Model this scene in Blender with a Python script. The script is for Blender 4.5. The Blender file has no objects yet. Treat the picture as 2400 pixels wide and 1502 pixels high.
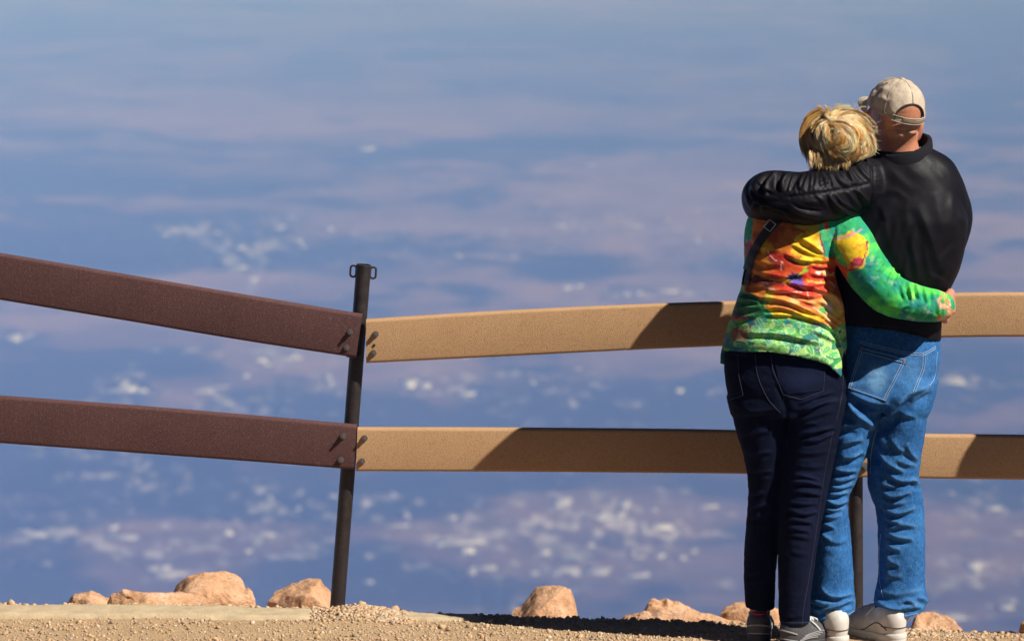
import bpy, bmesh, math, random
import numpy as np
from mathutils import Vector, Matrix
from mathutils.bvhtree import BVHTree
random.seed(7); RNG = np.random.default_rng(11)
R = math.radians
SC = bpy.context.scene
COL = SC.collection

# ---------------------------------------------------------------- camera
PITCH = R(8.0); DIST = 13.0; FPX = 9685.0
cp, sp = math.cos(PITCH), math.sin(PITCH)
CAMZ = DIST * (FPX * sp + 746 * cp) / (FPX * cp - 746 * sp)
CAM = np.array([0.0, -DIST, CAMZ])
def P(u, v, y):
    """point on the plane Y=y seen at photo pixel (u, v)"""
    dv = 751.0 - v
    t = (y + DIST) / (FPX * cp + dv * sp)
    return Vector(((u - 1200.0) * t, y, CAMZ + t * (-FPX * sp + dv * cp)))
def uv(p):
    """photo pixel of world points (n,3)"""
    d = np.asarray(p, float) - CAM
    w = d[:, 1] * cp - d[:, 2] * sp
    up = d[:, 1] * sp + d[:, 2] * cp
    return np.stack([1200 + FPX * d[:, 0] / w, 751 - FPX * up / w], 1)
PXM = 1 / 745.0
cam_d = bpy.data.cameras.new('camera'); cam = bpy.data.objects.new('camera', cam_d); COL.objects.link(cam)
cam_d.sensor_width = 36; cam_d.lens = FPX / 2400 * 36
cam.location = CAM; cam.rotation_euler = (R(90) - PITCH, 0, 0)
cam_d.clip_start = 0.1; cam_d.clip_end = 200000
cam_d.dof.use_dof = True; cam_d.dof.focus_distance = 13.1; cam_d.dof.aperture_fstop = 5.6
SC.camera = cam

# ---------------------------------------------------------------- object helpers
def tag(o, label=None, cat=None, group=None, kind=None):
    if label: o['label'] = label
    if cat: o['category'] = cat
    if group: o['group'] = group
    if kind: o['kind'] = kind
    return o
def empty(name, loc=(0, 0, 0)):
    o = bpy.data.objects.new(name, None); COL.objects.link(o); o.location = loc
    o.empty_display_size = .1
    return o
def link(name, me, mat=None, parent=None):
    o = bpy.data.objects.new(name, me); COL.objects.link(o)
    if mat: me.materials.append(mat)
    if parent is not None:
        o.parent = parent
        w = parent.location.copy(); q = parent.parent
        while q is not None: w += q.location; q = q.parent
        o.location = -w if parent.type == 'EMPTY' else (0, 0, 0)
    return o
def mesh_np(name, V, F, mat=None, parent=None, smooth=True, cols=None):
    V = np.asarray(V, np.float32); F = np.asarray(F, np.int32)
    me = bpy.data.meshes.new(name)
    me.vertices.add(len(V)); me.vertices.foreach_set('co', V.ravel())
    n = F.shape[1]
    me.loops.add(F.size); me.loops.foreach_set('vertex_index', F.ravel())
    me.polygons.add(len(F)); me.polygons.foreach_set('loop_start', np.arange(0, F.size, n, dtype=np.int32))
    me.update(calc_edges=True); me.validate()
    if smooth: me.polygons.foreach_set('use_smooth', np.ones(len(me.polygons), bool))
    for k, c in (cols or {}).items():
        a = me.attributes.new(k, 'FLOAT_COLOR', 'POINT')
        c4 = np.ones((len(V), 4), np.float32); c4[:, :3] = c if c.ndim == 2 else c[:, None]
        a.data.foreach_set('color', c4.ravel())
    return link(name, me, mat, parent)
def bm_obj(name, bm, mat=None, parent=None, smooth=False):
    me = bpy.data.meshes.new(name); bm.to_mesh(me); bm.free()
    if smooth:
        for p in me.polygons: p.use_smooth = True
    return link(name, me, mat, parent)
class MB:
    """collects pieces into one mesh (quads/tris)"""
    def __init__(s): s.v = []; s.f = []
    def add(s, V, F):
        o = len(s.v); s.v += [tuple(x) for x in V]; s.f += [tuple(i + o for i in f) for f in F]
    def sweep(s, pts, secs, closed_sec=True, caps=True):
        n = len(secs[0]); V = []; F = []
        for k in range(len(pts)): V += [tuple(x) for x in secs[k]]
        for k in range(len(pts) - 1):
            for i in range(n if closed_sec else n - 1):
                j = (i + 1) % n
                F.append((k*n+i, k*n+j, (k+1)*n+j, (k+1)*n+i))
        if caps: F.append(tuple(range(n - 1, -1, -1))); F.append(tuple((len(pts)-1)*n+i for i in range(n)))
        s.add(V, F)
    def tube(s, pts, r, n=10, closed=False, caps=True):
        pts = [Vector(p) for p in pts]; m = len(pts)
        rs = r if hasattr(r, '__len__') else [r] * m
        up = None; secs = []
        for k in range(m):
            if closed: t = (pts[(k+1) % m] - pts[k-1])
            else: t = pts[min(k+1, m-1)] - pts[max(k-1, 0)]
            t.normalize()
            if up is None:
                up = Vector((0, 0, 1)) if abs(t.z) < .9 else Vector((1, 0, 0))
            a = up - t * up.dot(t); a.normalize(); up = a; b = t.cross(a)
            secs.append([pts[k] + (a * math.cos(q) + b * math.sin(q)) * rs[k] for q in [2*math.pi*i/n for i in range(n)]])
        if closed: pts.append(pts[0]); secs.append(secs[0]); caps = False
        s.sweep(pts, secs, True, caps)
    def build(s, name, mat=None, parent=None, smooth=True):
        me = bpy.data.meshes.new(name); me.from_pydata(s.v, [], s.f); me.update()
        if smooth:
            for p in me.polygons: p.use_smooth = True
            try: me.set_sharp_from_angle(angle=R(42))
            except Exception: pass
        return link(name, me, mat, parent)

# ---------------------------------------------------------------- noise (numpy value noise, 3-D)
_perm = np.random.default_rng(5).random((64, 64, 64)).astype(np.float32)
def vnoise(p, scale=1.0, seed=0):
    q = np.asarray(p, np.float64) * scale + np.array([seed * 7.31, seed * 3.77, seed * 5.13])
    i = np.floor(q).astype(np.int64); f = q - i; f = f * f * (3 - 2 * f)
    i &= 63; j = (i + 1) & 63
    def g(a, b, c): return _perm[a, b, c]
    x0, y0, z0 = i.T; x1, y1, z1 = j.T; fx, fy, fz = f.T
    c00 = g(x0,y0,z0)*(1-fx)+g(x1,y0,z0)*fx; c10 = g(x0,y1,z0)*(1-fx)+g(x1,y1,z0)*fx
    c01 = g(x0,y0,z1)*(1-fx)+g(x1,y0,z1)*fx; c11 = g(x0,y1,z1)*(1-fx)+g(x1,y1,z1)*fx
    return ((c00*(1-fy)+c10*fy)*(1-fz)+(c01*(1-fy)+c11*fy)*fz) * 2 - 1
def fbm(p, scale, oct=4, seed=0, gain=.5):
    s = 0; a = 1; n = 0
    for k in range(oct):
        s = s + a * vnoise(p, scale * 2**k, seed + k * 3); n += a; a *= gain
    return s / n
def sstep(a, b, x):
    t = np.clip((x - a) / (b - a), 0, 1); return t * t * (3 - 2 * t)

# ---------------------------------------------------------------- material helpers
class Mat:
    def __init__(s, name, **kw):
        s.m = bpy.data.materials.new(name); s.m.use_nodes = True; s.t = s.m.node_tree
        s.b = s.t.nodes['Principled BSDF']; s.out = s.t.nodes['Material Output']
        for k, v in kw.items(): s.set(k, v)
    def set(s, k, v):
        i = s.b.inputs[k.replace('_', ' ')]
        if isinstance(v, bpy.types.NodeSocket): s.t.links.new(v, i)
        else: i.default_value = (*v, 1) if isinstance(v, tuple) and len(v) == 3 and i.type == 'RGBA' else v
        return s
    def n(s, typ, ins=None, **kw):
        x = s.t.nodes.new(typ)
        for k, v in kw.items(): setattr(x, k, v)
        for k, v in (ins or {}).items():
            i = x.inputs[k]
            if isinstance(v, bpy.types.NodeSocket): s.t.links.new(v, i)
            else: i.default_value = (*v, 1) if isinstance(v, tuple) and len(v) == 3 and i.type == 'RGBA' else v
        return x
    def obj(s): return s.n('ShaderNodeTexCoord').outputs['Object']
    def attr(s, name): return s.n('ShaderNodeAttribute', attribute_name=name).outputs['Color']
    def noise(s, scale, detail=4, rough=.55, vec=None, dist=0):
        return s.n('ShaderNodeTexNoise', {'Vector': vec or s.obj(), 'Scale': scale, 'Detail': detail, 'Roughness': rough, 'Distortion': dist}).outputs['Fac']
    def ramp(s, fac, stops, interp='LINEAR'):
        x = s.n('ShaderNodeValToRGB', {'Fac': fac}); e = x.color_ramp.elements; x.color_ramp.interpolation = interp
        while len(e) < len(stops): e.new(.5)
        for q, (p, c) in zip(e, stops):
            q.position = p; q.color = (*c, 1) if hasattr(c, '__len__') else (c, c, c, 1)
        return x.outputs['Color']
    def mix(s, fac, a, b, mode='MIX'):
        x = s.n('ShaderNodeMix', data_type='RGBA', blend_type=mode)
        for idx, v in ((0, fac), (6, a), (7, b)):
            i = x.inputs[idx]
            if isinstance(v, bpy.types.NodeSocket): s.t.links.new(v, i)
            elif idx == 0: i.default_value = v
            else: i.default_value = (*v, 1) if hasattr(v, '__len__') else (v, v, v, 1)
        return x.outputs[2]
    def math(s, op, a, b=0.0):
        x = s.n('ShaderNodeMath', operation=op)
        for k, v in ((0, a), (1, b)):
            if isinstance(v, bpy.types.NodeSocket): s.t.links.new(v, x.inputs[k])
            else: x.inputs[k].default_value = v
        return x.outputs[0]
    def bump(s, h, strength=.3, dist=.01):
        x = s.n('ShaderNodeBump', {'Height': h, 'Strength': strength, 'Distance': dist})
        s.set('Normal', x.outputs['Normal']); return s
# ================================================================ light, sky, air
SUN_AZ, SUN_EL = R(60), R(45)            # azimuth measured from behind the camera towards the right
S = Vector((math.cos(SUN_EL) * math.sin(SUN_AZ), -math.cos(SUN_EL) * math.cos(SUN_AZ), math.sin(SUN_EL)))
sun_d = bpy.data.lights.new('sun', 'SUN'); sun_d.energy = 5.0; sun_d.angle = R(.53); sun_d.color = (1, .95, .87)
sun = bpy.data.objects.new('sun', sun_d); COL.objects.link(sun)
sun.rotation_euler = S.to_track_quat('Z', 'Y').to_euler(); sun.location = (6, -8, 9)
W = bpy.data.worlds.new('World'); SC.world = W; W.use_nodes = True
wt = W.node_tree; bg = wt.nodes['Background']
sky = wt.nodes.new('ShaderNodeTexSky'); sky.sky_type = 'NISHITA'; sky.sun_disc = False
sky.sun_elevation = SUN_EL; sky.sun_rotation = math.atan2(S.x, S.y); sky.altitude = 4500; sky.air_density = .4; sky.dust_density = 0.0
wt.links.new(sky.outputs[0], bg.inputs[0]); bg.inputs[1].default_value = .05
SC.view_settings.view_transform = 'Standard'; SC.view_settings.look = 'None'; SC.view_settings.exposure = .48
SC.view_settings.gamma = 1
SC.cycles.use_denoising = True
SC.cycles.max_bounces = 6; SC.cycles.volume_bounces = 0; SC.cycles.transparent_max_bounces = 8

# ================================================================ far plain (500 m below) with patches of land cover
HP = 500.0
def plain_hit(u, v):
    dv = 751.0 - v
    d = np.array([(u - 1200.0), FPX * cp + dv * sp, -FPX * sp + dv * cp])
    t = (CAMZ + HP) / -d[2]
    return CAM + d * t
az = np.concatenate([np.linspace(-70, -9, 26)[:-1], np.linspace(-9, 9, 360), np.linspace(9, 70, 26)[1:]])
de = np.concatenate([np.linspace(.35, 3.2, 40)[:-1], np.linspace(3.2, 13, 330), np.linspace(13, 55, 30)[1:]])
A_, D_ = np.meshgrid(np.radians(az), np.radians(de))
dist = (CAMZ + HP) / np.tan(D_)
PX_ = dist * np.tan(A_); PY_ = dist - DIST
Vp = np.stack([PX_.ravel(), PY_.ravel(), np.full(PX_.size, -HP)], 1)
na, nd = len(az), len(de)
I = np.arange(na * nd).reshape(nd, na)
Fp = np.stack([I[:-1, :-1], I[:-1, 1:], I[1:, 1:], I[1:, :-1]], -1).reshape(-1, 4)
# land cover: bare buff/pink earth, dark woods, pale town lots
g2 = Vp.copy(); g2[:, 2] = 0
warp = np.stack([fbm(g2, 1/160., 3, 31), fbm(g2, 1/240., 3, 37), 0*PX_.ravel()], 1)
gw = g2 + warp * np.array([60., 110., 0])
woods = fbm(gw * np.array([.8, 1, 1]), 1/130., 5, 3, .6) * .85 + fbm(gw * np.array([1, .6, 1]), 1/520., 3, 9) * .35
fine = fbm(gw * np.array([1, .6, 1]), 1/40., 4, 17, .6) * 1.2
pu = uv(Vp); pu[D_.ravel() < R(1.5)] = -9999
bias = np.zeros(len(Vp))
def patch(u, v, ru, rv, amt):
    d = ((pu[:, 0] - u) / ru) ** 2 + ((pu[:, 1] - v) / rv) ** 2
    bias[:] += amt * np.exp(-d * 1.1)
# positive = wooded and dark, negative = bare, pale
for q in ((200,585,360,50,.62),(520,610,250,30,.3),(1300,338,260,20,.55),(1340,625,120,32,.6),(60,420,200,40,.35),
          (290,432,90,14,.35),(1130,690,90,18,.3),(500,420,260,40,.1),(1700,345,200,30,.1),
          (300,850,260,40,.15),(1250,950,500,60,.28),(300,1040,420,60,.3),(100,1250,160,90,.22),(900,1210,200,60,.22),
          (1000,1330,300,60,.25),(1250,1140,520,40,.3),(2250,900,200,80,.28),(2300,1130,160,90,.2),(600,1180,200,40,.1),
          (1500,1370,120,25,.2),(1350,1310,80,15,.2),(2330,240,140,120,.25),(2350,60,200,60,.35),(900,640,200,40,.12),
          (650,300,420,60,-.22),(300,250,420,60,-.2),(1500,470,420,70,-.38),(1250,280,600,40,-.12),(800,470,300,50,-.15),
          (1600,560,300,50,-.2),(1000,870,160,60,-.25),(640,850,120,25,-.35),(450,930,120,25,-.25),(1050,960,90,50,-.25),
          (560,650,200,25,-.3),(350,1250,200,40,-.35),(550,1270,180,25,-.35),(1350,1190,250,60,-.4),(1100,1290,250,60,-.38),
          (1600,1250,180,60,-.35),(1500,1320,200,30,-.25),(2300,1320,160,50,-.4),(2250,1230,140,40,-.3),(2260,1440,160,20,-.3),
          (2320,560,140,120,-.2),(1600,680,150,20,-.25),(2000,180,400,60,-.12),(380,1340,150,20,-.35),(80,1180,120,60,-.15)):
    patch(*q)
lowv = sstep(700, 1100, pu[:, 1]); farv = sstep(520, 200, pu[:, 1])
wd = sstep(-.24, .26, (woods * .9 + fine * .5) * (1 - .45 * farv) + bias * (1.75 - .6 * farv) + .03 + .16 * lowv)
bare = np.stack([.150 + .08*fine, .100 + .05*fine, .090 + .04*fine], 1)
grass = np.stack([.085 + .04*fine, .058 + .03*fine, .055 + .03*fine], 1)
wood = np.stack([.014 + .012*fine, .016 + .010*fine, .018 + .010*fine], 1)
mixg = sstep(-.5, .5, fbm(gw, 1/120., 4, 41) - bias * .6)[:, None]
land = (grass * (1 - mixg) + bare * mixg) * (1 - .28 * lowv[:, None])
land = land * (1 - .25 * farv[:, None])
colp = np.clip(land * (1 - wd[:, None]) + wood * wd[:, None], .004, .8)
TOWNS = ((650,533,22,9,9,1.5),(570,640,60,35,30,1),(640,850,45,25,40,1.3),(300,905,50,22,35,1.2),(470,918,55,18,20,1),
    (1010,905,70,12,30,1.2),(45,790,45,10,22,1.2),(280,1260,70,25,40,1),(90,1255,50,30,18,.9),(350,1340,50,12,24,1.1),
    (1420,1185,45,35,36,1.2),(1080,1275,110,14,40,1),(1400,1340,180,12,45,1),(1190,1335,180,10,30,.9),(2250,890,60,14,22,1),
    (2260,1340,110,30,30,1),(2240,1448,80,10,26,1.3),(2340,1415,50,10,16,1),(873,1365,12,8,7,1.3),(1560,685,110,14,24,1),
    (1080,605,30,8,9,1),(1300,670,140,12,14,.8),(760,900,30,14,14,.9),(560,580,90,12,22,1),(1310,1180,25,22,18,1),
    (600,1245,70,16,20,.8),(1500,1240,70,30,26,.9),(1240,1440,30,8,8,.8),(960,1220,80,20,16,.8),(380,970,320,140,60,.7),
    (1250,880,420,90,60,.7),(700,1250,600,120,90,.7),(1400,1270,330,110,90,.7),(2280,1200,130,200,50,.7),(1500,560,500,70,40,.8),
    (2280,700,100,20,16,.9),(440,540,90,18,16,.9),(830,350,40,10,7,1.3),(1420,390,40,10,7,1.3),(700,560,300,60,36,.8))
tm = np.zeros(len(Vp))
for (u, v, ru, rv, n, s_) in TOWNS:
    tm += min(1.2, n / 22) * (1.0 if ru < 120 else .45) * np.exp(-(((pu[:, 0]-u)/(ru*1.15))**2 + ((pu[:, 1]-v)/(rv*1.15))**2))
lots = fbm(g2 * np.array([1, .35, 1]), 1/9., 4, 51, .65) + .3 * fbm(g2, 1/45., 2, 53)
lot = sstep(.42, .98, np.clip(tm + .16 * lowv, 0, .9) * .54 + lots * .95)[:, None]
colp = colp * (1 - lot) + np.stack([.25 + .16*fine, .23 + .15*fine, .28 + .16*fine], 1).clip(.2, .9) * lot
mp = Mat('plain_land', Roughness=.95); mp.set('Base_Color', mp.attr('cover')); mp.set('Specular_IOR_Level', .05)
tag(mesh_np('plain', Vp, Fp, mp.m, None, True, {'cover': colp}), kind='structure')

# town on the plain: thousands of pale low roofs, read as one mass
rt = np.random.default_rng(23)
tv, tf = [], []
def roof(u, v, w, d, h):
    c = plain_hit(u, v)
    a = rt.uniform(-.3, .3); ca, sa = math.cos(a), math.sin(a); o = len(tv)
    for k in (0, 1):
        for sx, sy in ((-1,-1),(1,-1),(1,1),(-1,1)):
            x, y = sx*w/2, sy*d/2
            tv.append((c[0]+x*ca-y*sa, c[1]+x*sa+y*ca, -HP + h*k))
    for f in ((4,5,6,7),(0,1,5,4),(1,2,6,5),(2,3,7,6),(3,0,4,7)): tf.append([i+o for i in f])
for (u, v, ru, rv, n, s) in TOWNS:
    dk = (CAMZ + HP) / math.tan(PITCH - math.atan((751 - v) / FPX)) / 3500
    for k in range(int(n * .09 + 1)):
        du, dvv = rt.normal(0, .5, 2)
        w = rt.uniform(5, 10) * s * dk * rt.choice([.7, 1, 2.2], p=[.4, .3, .3]) * 1.3; d = rt.uniform(9, 22) * s * dk * rt.choice([.6, 1, 1.6])
        roof(u + du*ru, v + dvv*rv, w, d, rt.uniform(.5, 1.6))
mt = Mat('town_roofs', Roughness=.7)
geo = mt.n('ShaderNodeNewGeometry')
mt.set('Base_Color', mt.ramp(geo.outputs['Random Per Island'], [(0, (.20,.19,.22)), (.6, (.27,.26,.30)), (.92, (.40,.39,.44)), (1, (.75,.74,.78))]))
tag(mesh_np('distant_town', tv, tf, mt.m, None, False), 'pale roofs of the hazy town scattered over the plain far below', 'town', kind='stuff')

# haze: one closed box of even air round everything
bmh = bmesh.new()
bmesh.ops.create_cube(bmh, size=1)
x0, x1, y0, y1, z0, z1 = -260000, 260000, -900, 90000, -HP - 1, 6.0
for v in bmh.verts: v.co = Vector((x0 if v.co.x < 0 else x1, y0 if v.co.y < 0 else y1, z0 if v.co.z < 0 else z1))
hz = Mat('haze_air'); hz.t.nodes.remove(hz.b)
pv = hz.n('ShaderNodeVolumePrincipled', {'Color': (.185, .335, 1.0), 'Absorption Color': (1, 1, 1), 'Density': 3.3e-4, 'Anisotropy': -.43})
hz.t.links.new(pv.outputs[0], hz.out.inputs['Volume'])
tag(bm_obj('haze', bmh, hz.m), 'pale blue haze hanging over the wide plain', 'haze', kind='stuff')
# ================================================================ lookout ground, one sheet down the mountainside
CY = .45                                  # the crest, just behind the railing
cu = [-3000,-600,0,400,800,900,1000,1200,1740,2000,2300,2700,5000]
cv = [1412,1413,1417,1419,1430,1434,1439,1445,1462,1469,1481,1490,1520]
def crest_z(x):
    u = 1200 + np.asarray(x) * FPX / ((CY + DIST) * cp + .3)
    v = np.interp(u, cu, cv); dv = 751 - v
    t = (CY + DIST) / (FPX * cp + dv * sp)
    return CAMZ + t * (-FPX * sp + dv * cp)
def ground_z(x, y):
    x = np.asarray(x, float); y = np.asarray(y, float)
    zc = crest_z(x)
    near = np.clip(y / CY, 0, 1)
    z = zc * near
    z = z + np.where(y < -1.2, (-1.2 - y) * .105, 0)
    q = np.stack([x, y, 0*x], -1).reshape(-1, 3)
    rough = (fbm(q, 2.3, 3, 5) * .007 + fbm(q, 9, 3, 8) * .0045).reshape(x.shape)
    z = z + rough * sstep(-30, -3, y)
    mound = .026 * np.exp(-(((x + .50) / .11) ** 2 + ((y - .375) / .12) ** 2))
    z = z + mound
    fall = np.clip(y - CY, 0, None)
    drop = np.where(fall < 2.2, .26*fall + .07 * fall ** 2, .26*2.2 + .07*4.84 + (fall - 2.2) * 1.0)
    z = z - drop + np.where(fall > 3, fbm(q, .05, 4, 12).reshape(x.shape) * np.clip(fall*.1, 0, 14), 0)
    return np.maximum(z, -HP - .6)
def axis(dense0, dense1, n, lo, hi, m):
    a = np.linspace(dense0, dense1, n)
    l = dense0 - np.geomspace(.05, dense0 - lo, m)[::-1]; r = dense1 + np.geomspace(.05, hi - dense1, m)
    return np.concatenate([l, a, r])
gx = axis(-2.0, 2.1, 420, -1500, 1500, 26); gy = axis(-.5, 1.0, 190, -60, 620, 40)
GX, GY = np.meshgrid(gx, gy); GZ = ground_z(GX, GY)
Vg = np.stack([GX.ravel(), GY.ravel(), GZ.ravel()], 1)
I = np.arange(GX.size).reshape(GX.shape)
Fg = np.stack([I[:-1, :-1], I[:-1, 1:], I[1:, 1:], I[1:, :-1]], -1).reshape(-1, 4)
mg = Mat('gravel_ground', Roughness=.95, Specular_IOR_Level=.15)
n1 = mg.noise(3, 5); n2 = mg.noise(110, 3, .6); n3 = mg.noise(420, 2, .6)
c = mg.ramp(n1, [(.3, (.37,.235,.115)), (.7, (.48,.315,.165))])
c = mg.mix(mg.ramp(n2, [(.35, 0.), (.62, 1.)]), mg.mix(1, c, (.62,.62,.62), 'MULTIPLY'), c)
c = mg.mix(mg.ramp(n3, [(.3, .0), (.7, .5)]), c, (.62,.45,.29))
mg.set('Base_Color', c); mg.bump(mg.math('ADD', n2, mg.math('MULTIPLY', n3, .5)), .8, .006)
tag(mesh_np('ground', Vg, Fg, mg.m), kind='structure')

# loose stones of the gravel
def ico(n):
    b = bmesh.new(); bmesh.ops.create_icosphere(b, subdivisions=n, radius=1)
    b.verts.ensure_lookup_table()
    v = np.array([x.co[:] for x in b.verts]); f = np.array([[q.index for q in p.verts] for p in b.faces]); b.free(); return v, f
IV, IF = ico(1)
rg = np.random.default_rng(3)
def scatter(n, xr, yr, sfun):
    x = rg.uniform(*xr, n); y = rg.uniform(*yr, n); s = sfun(n)
    return x, y, s
parts_ = [scatter(17000, (-2.0, 2.05), (-.42, .48), lambda n: rg.gamma(1.8, .0011, n) + .0016),
          scatter(200, (-1.9, 2.0), (-.4, .47), lambda n: rg.uniform(.007, .013, n)),
          scatter(1500, (-.66, -.33), (.25, .47), lambda n: rg.uniform(.003, .0085, n)),
          scatter(900, (-1.75, 1.9), (.42, .50), lambda n: rg.gamma(2.4, .0017, n) + .0022)]
X = np.concatenate([p[0] for p in parts_]); Y = np.concatenate([p[1] for p in parts_]); SZ = np.concatenate([p[2] for p in parts_])
keep = ~((Y > .26) & (Y < .425) & (X < -.56) & (rg.random(len(X)) < .5))
X, Y, SZ = X[keep], Y[keep], SZ[keep]; NS = len(X)
ax3 = SZ[:, None] * rg.uniform(.6, 1.25, (NS, 3)); ax3[:, 2] *= .75
jit = 1 + rg.normal(0, .17, (NS, len(IV), 1))
an = rg.uniform(0, 6.28, NS); ca, sa = np.cos(an), np.sin(an)
L = IV[None] * jit * ax3[:, None]
tl = rg.normal(0, .5, NS)
ly = L[..., 1]*np.cos(tl)[:, None] - L[..., 2]*np.sin(tl)[:, None]; lz = L[..., 1]*np.sin(tl)[:, None] + L[..., 2]*np.cos(tl)[:, None]
lx = L[..., 0]*ca[:, None] - ly*sa[:, None]; ly2 = L[..., 0]*sa[:, None] + ly*ca[:, None]
VV = np.stack([lx + X[:, None], ly2 + Y[:, None], lz + (ground_z(X, Y) + SZ*.28)[:, None]], -1).reshape(-1, 3)
FF = (IF[None] + (np.arange(NS) * len(IV))[:, None, None]).reshape(-1, 3)
ms = Mat('gravel_stone', Roughness=.9, Specular_IOR_Level=.2)
rnd = ms.n('ShaderNodeNewGeometry').outputs['Random Per Island']
c = ms.ramp(rnd, [(0, (.30,.20,.12)), (.2, (.43,.285,.155)), (.5, (.54,.37,.215)), (.75, (.58,.37,.225)), (.86, (.62,.50,.37)), (.93, (.30,.26,.22)), (1, (.16,.14,.13))])
ms.set('Base_Color', ms.mix(ms.ramp(ms.noise(300, 3), [(.3, .0), (.7, .45)]), c, (.42,.29,.18)))
tag(mesh_np('gravel', VV, FF, ms.m, None, False), 'loose tan gravel stones on the lookout ground', 'gravel', kind='stuff')

# worn concrete edging along the crest
def edging(u0, u1, ya, yb, lift, seed):
    xs = np.linspace(P(u0, 1430, .5).x, P(u1, 1430, .5).x, 160); ys = np.linspace(ya, yb, 16)
    GX, GY = np.meshgrid(xs, ys)
    q = np.stack([GX.ravel(), GY.ravel(), 0*GX.ravel()], 1)
    GYw = GY + (fbm(q * np.array([1, .2, 1]), 7, 4, seed) * .022).reshape(GX.shape)
    e = np.minimum(GY - ya, yb - GY) / (yb - ya)
    ex = np.minimum(GX - xs[0], xs[-1] - GX)
    top = np.clip(e * 9, 0, 1) ** .5 * np.clip(ex * 14, 0, 1) ** .5
    base = crest_z(GX) * np.clip(GYw / CY, 0, 1)
    Z = base + (lift + .02) * top - .02 + (fbm(q, 14, 5, seed + 3) * .006).reshape(GX.shape)
    V = np.stack([GX.ravel(), GYw.ravel(), Z.ravel()], 1)
    I = np.arange(GX.size).reshape(GX.shape)
    F = np.stack([I[:-1, :-1], I[:-1, 1:], I[1:, 1:], I[1:, :-1]], -1).reshape(-1, 4)
    o = mesh_np('kerb', V, F, mcon.m); return tag(o, kind='structure')
mcon = Mat('worn_concrete', Roughness=.92, Specular_IOR_Level=.15)
nb = mcon.noise(26, 6, .65); nf = mcon.noise(190, 4, .6)
mcon.set('Base_Color', mcon.mix(mcon.ramp(nf, [(.3, 0.), (.7, .6)]), mcon.ramp(nb, [(.3, (.33,.245,.14)), (.55, (.44,.33,.19)), (.72, (.52,.39,.24))]), (.58,.47,.33)))
mcon.bump(mcon.math('ADD', nb, mcon.math('MULTIPLY', nf, .6)), .5, .006)
edging(-1700, 765, .27, .43, .014, 4)
edging(872, 1150, .33, .45, .010, 6)

# boulders just behind the crest
mr = Mat('granite', Roughness=.92, Specular_IOR_Level=.2)
rn = mr.noise(9, 6, .62, None, .6); rf = mr.noise(70, 5, .65); rs = mr.noise(16, 3, .7)
rid = mr.n('ShaderNodeObjectInfo').outputs['Random']
base = mr.ramp(rn, [(.28, (.40,.20,.10)), (.48, (.55,.305,.165)), (.62, (.63,.375,.23)), (.78, (.64,.47,.33))])
base = mr.mix(mr.ramp(rs, [(.58, 0.), (.7, .55)]), base, (.25,.13,.065))
base = mr.mix(mr.ramp(rf, [(.38, .55), (.52, 0.)]), base, (.30,.19,.12))
mr.set('Base_Color', base); mr.bump(mr.math('ADD', mr.math('MULTIPLY', rn, 1.4), mr.math('MULTIPLY', rf, .35)), .9, .02)
RV, RF = ico(5)
def rock(label, prof, y, seed, thick=.17, cuts=13):
    """prof: silhouette top points (u, v) left to right; the rock sits down into the slope"""
    pts = [P(u, v, y) for u, v in prof]
    xs = np.array([p.x for p in pts]); zs = np.array([p.z for p in pts])
    y = y + (.55 if prof[0][0] < 900 else 1.5); pts = [P(u, v, y) for u, v in prof]; xs = np.array([p.x for p in pts]); zs = np.array([p.z for p in pts])
    zb = min(zs.min() - .1, float(ground_z((xs[0] + xs[-1]) / 2, y)) - .06)
    cx = (xs[0] + xs[-1]) / 2; rx = (xs[-1] - xs[0]) / 2
    V = RV.copy(); r = np.random.default_rng(seed)
    # flat facets
    for k in range(cuts):
        n = r.normal(0, 1, 3); n /= np.linalg.norm(n); d = r.uniform(.58, .86)
        h = V @ n - d; V -= np.clip(h, 0, None)[:, None] * n * .97
    V /= np.abs(V).max(0)
    dsp = fbm(V + seed, 1.6, 4, seed) * .05 + fbm(V + seed, 6, 4, seed + 2) * .03 - np.abs(fbm(V + seed, 2.6, 4, seed + 5)) * .09
    N = V / np.linalg.norm(V, axis=1, keepdims=True); V = V + N * dsp[:, None]
    # shape the outline: at each x the top follows the traced profile, with an uneven section behind it
    X = cx + V[:, 0] * rx
    top = np.interp(X, xs, zs); bx = np.linspace(-1, 1, 33); bi = np.clip(((V[:, 0] + 1) * 16.5).astype(int), 0, 32)
    zm = np.array([V[np.abs(bi - k) <= 1, 2].max() if (np.abs(bi - k) <= 1).any() else .2 for k in range(33)])
    zl = np.clip(np.interp(V[:, 0], bx, zm), .12, 2); t = .5 + .5 * np.clip(np.where(V[:, 2] > 0, V[:, 2] / zl, V[:, 2]), -1, 1.0)
    dep = np.sqrt(np.clip(1 - np.clip(V[:, 0], -1, 1) ** 2, .02, 1))
    Y = y + V[:, 1] * thick
    Z = zb + (top - zb) * np.clip(t, 0, 1.0) ** .6 + dsp * .05
    o = mesh_np('boulder', np.stack([X, Y, Z], 1), RF, mr.m, None, True)
    o.data.update()
    try: o.data.set_sharp_from_angle(angle=R(24))
    except Exception: pass
    return tag(o, label, 'boulder', 'boulders behind the railing')
rock('small tan boulder with dark shaded left face, first from the left end', [(140,1425),(152,1410),(175,1390),(215,1385),(255,1398),(275,1425)], 1.0, 1, .10)
rock('long low wedge boulder with a dark pointed left end, beside the large rounded one', [(246,1425),(252,1374),(262,1366),(300,1376),(360,1386),(420,1392),(500,1405),(560,1425)], .92, 2, .12)
rock('largest boulder, pinkish and rounded, rising behind the long low wedge', [(385,1430),(400,1395),(415,1365),(440,1347),(480,1339),(540,1346),(580,1360),(600,1385),(612,1430)], 1.12, 3, .17)
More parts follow.
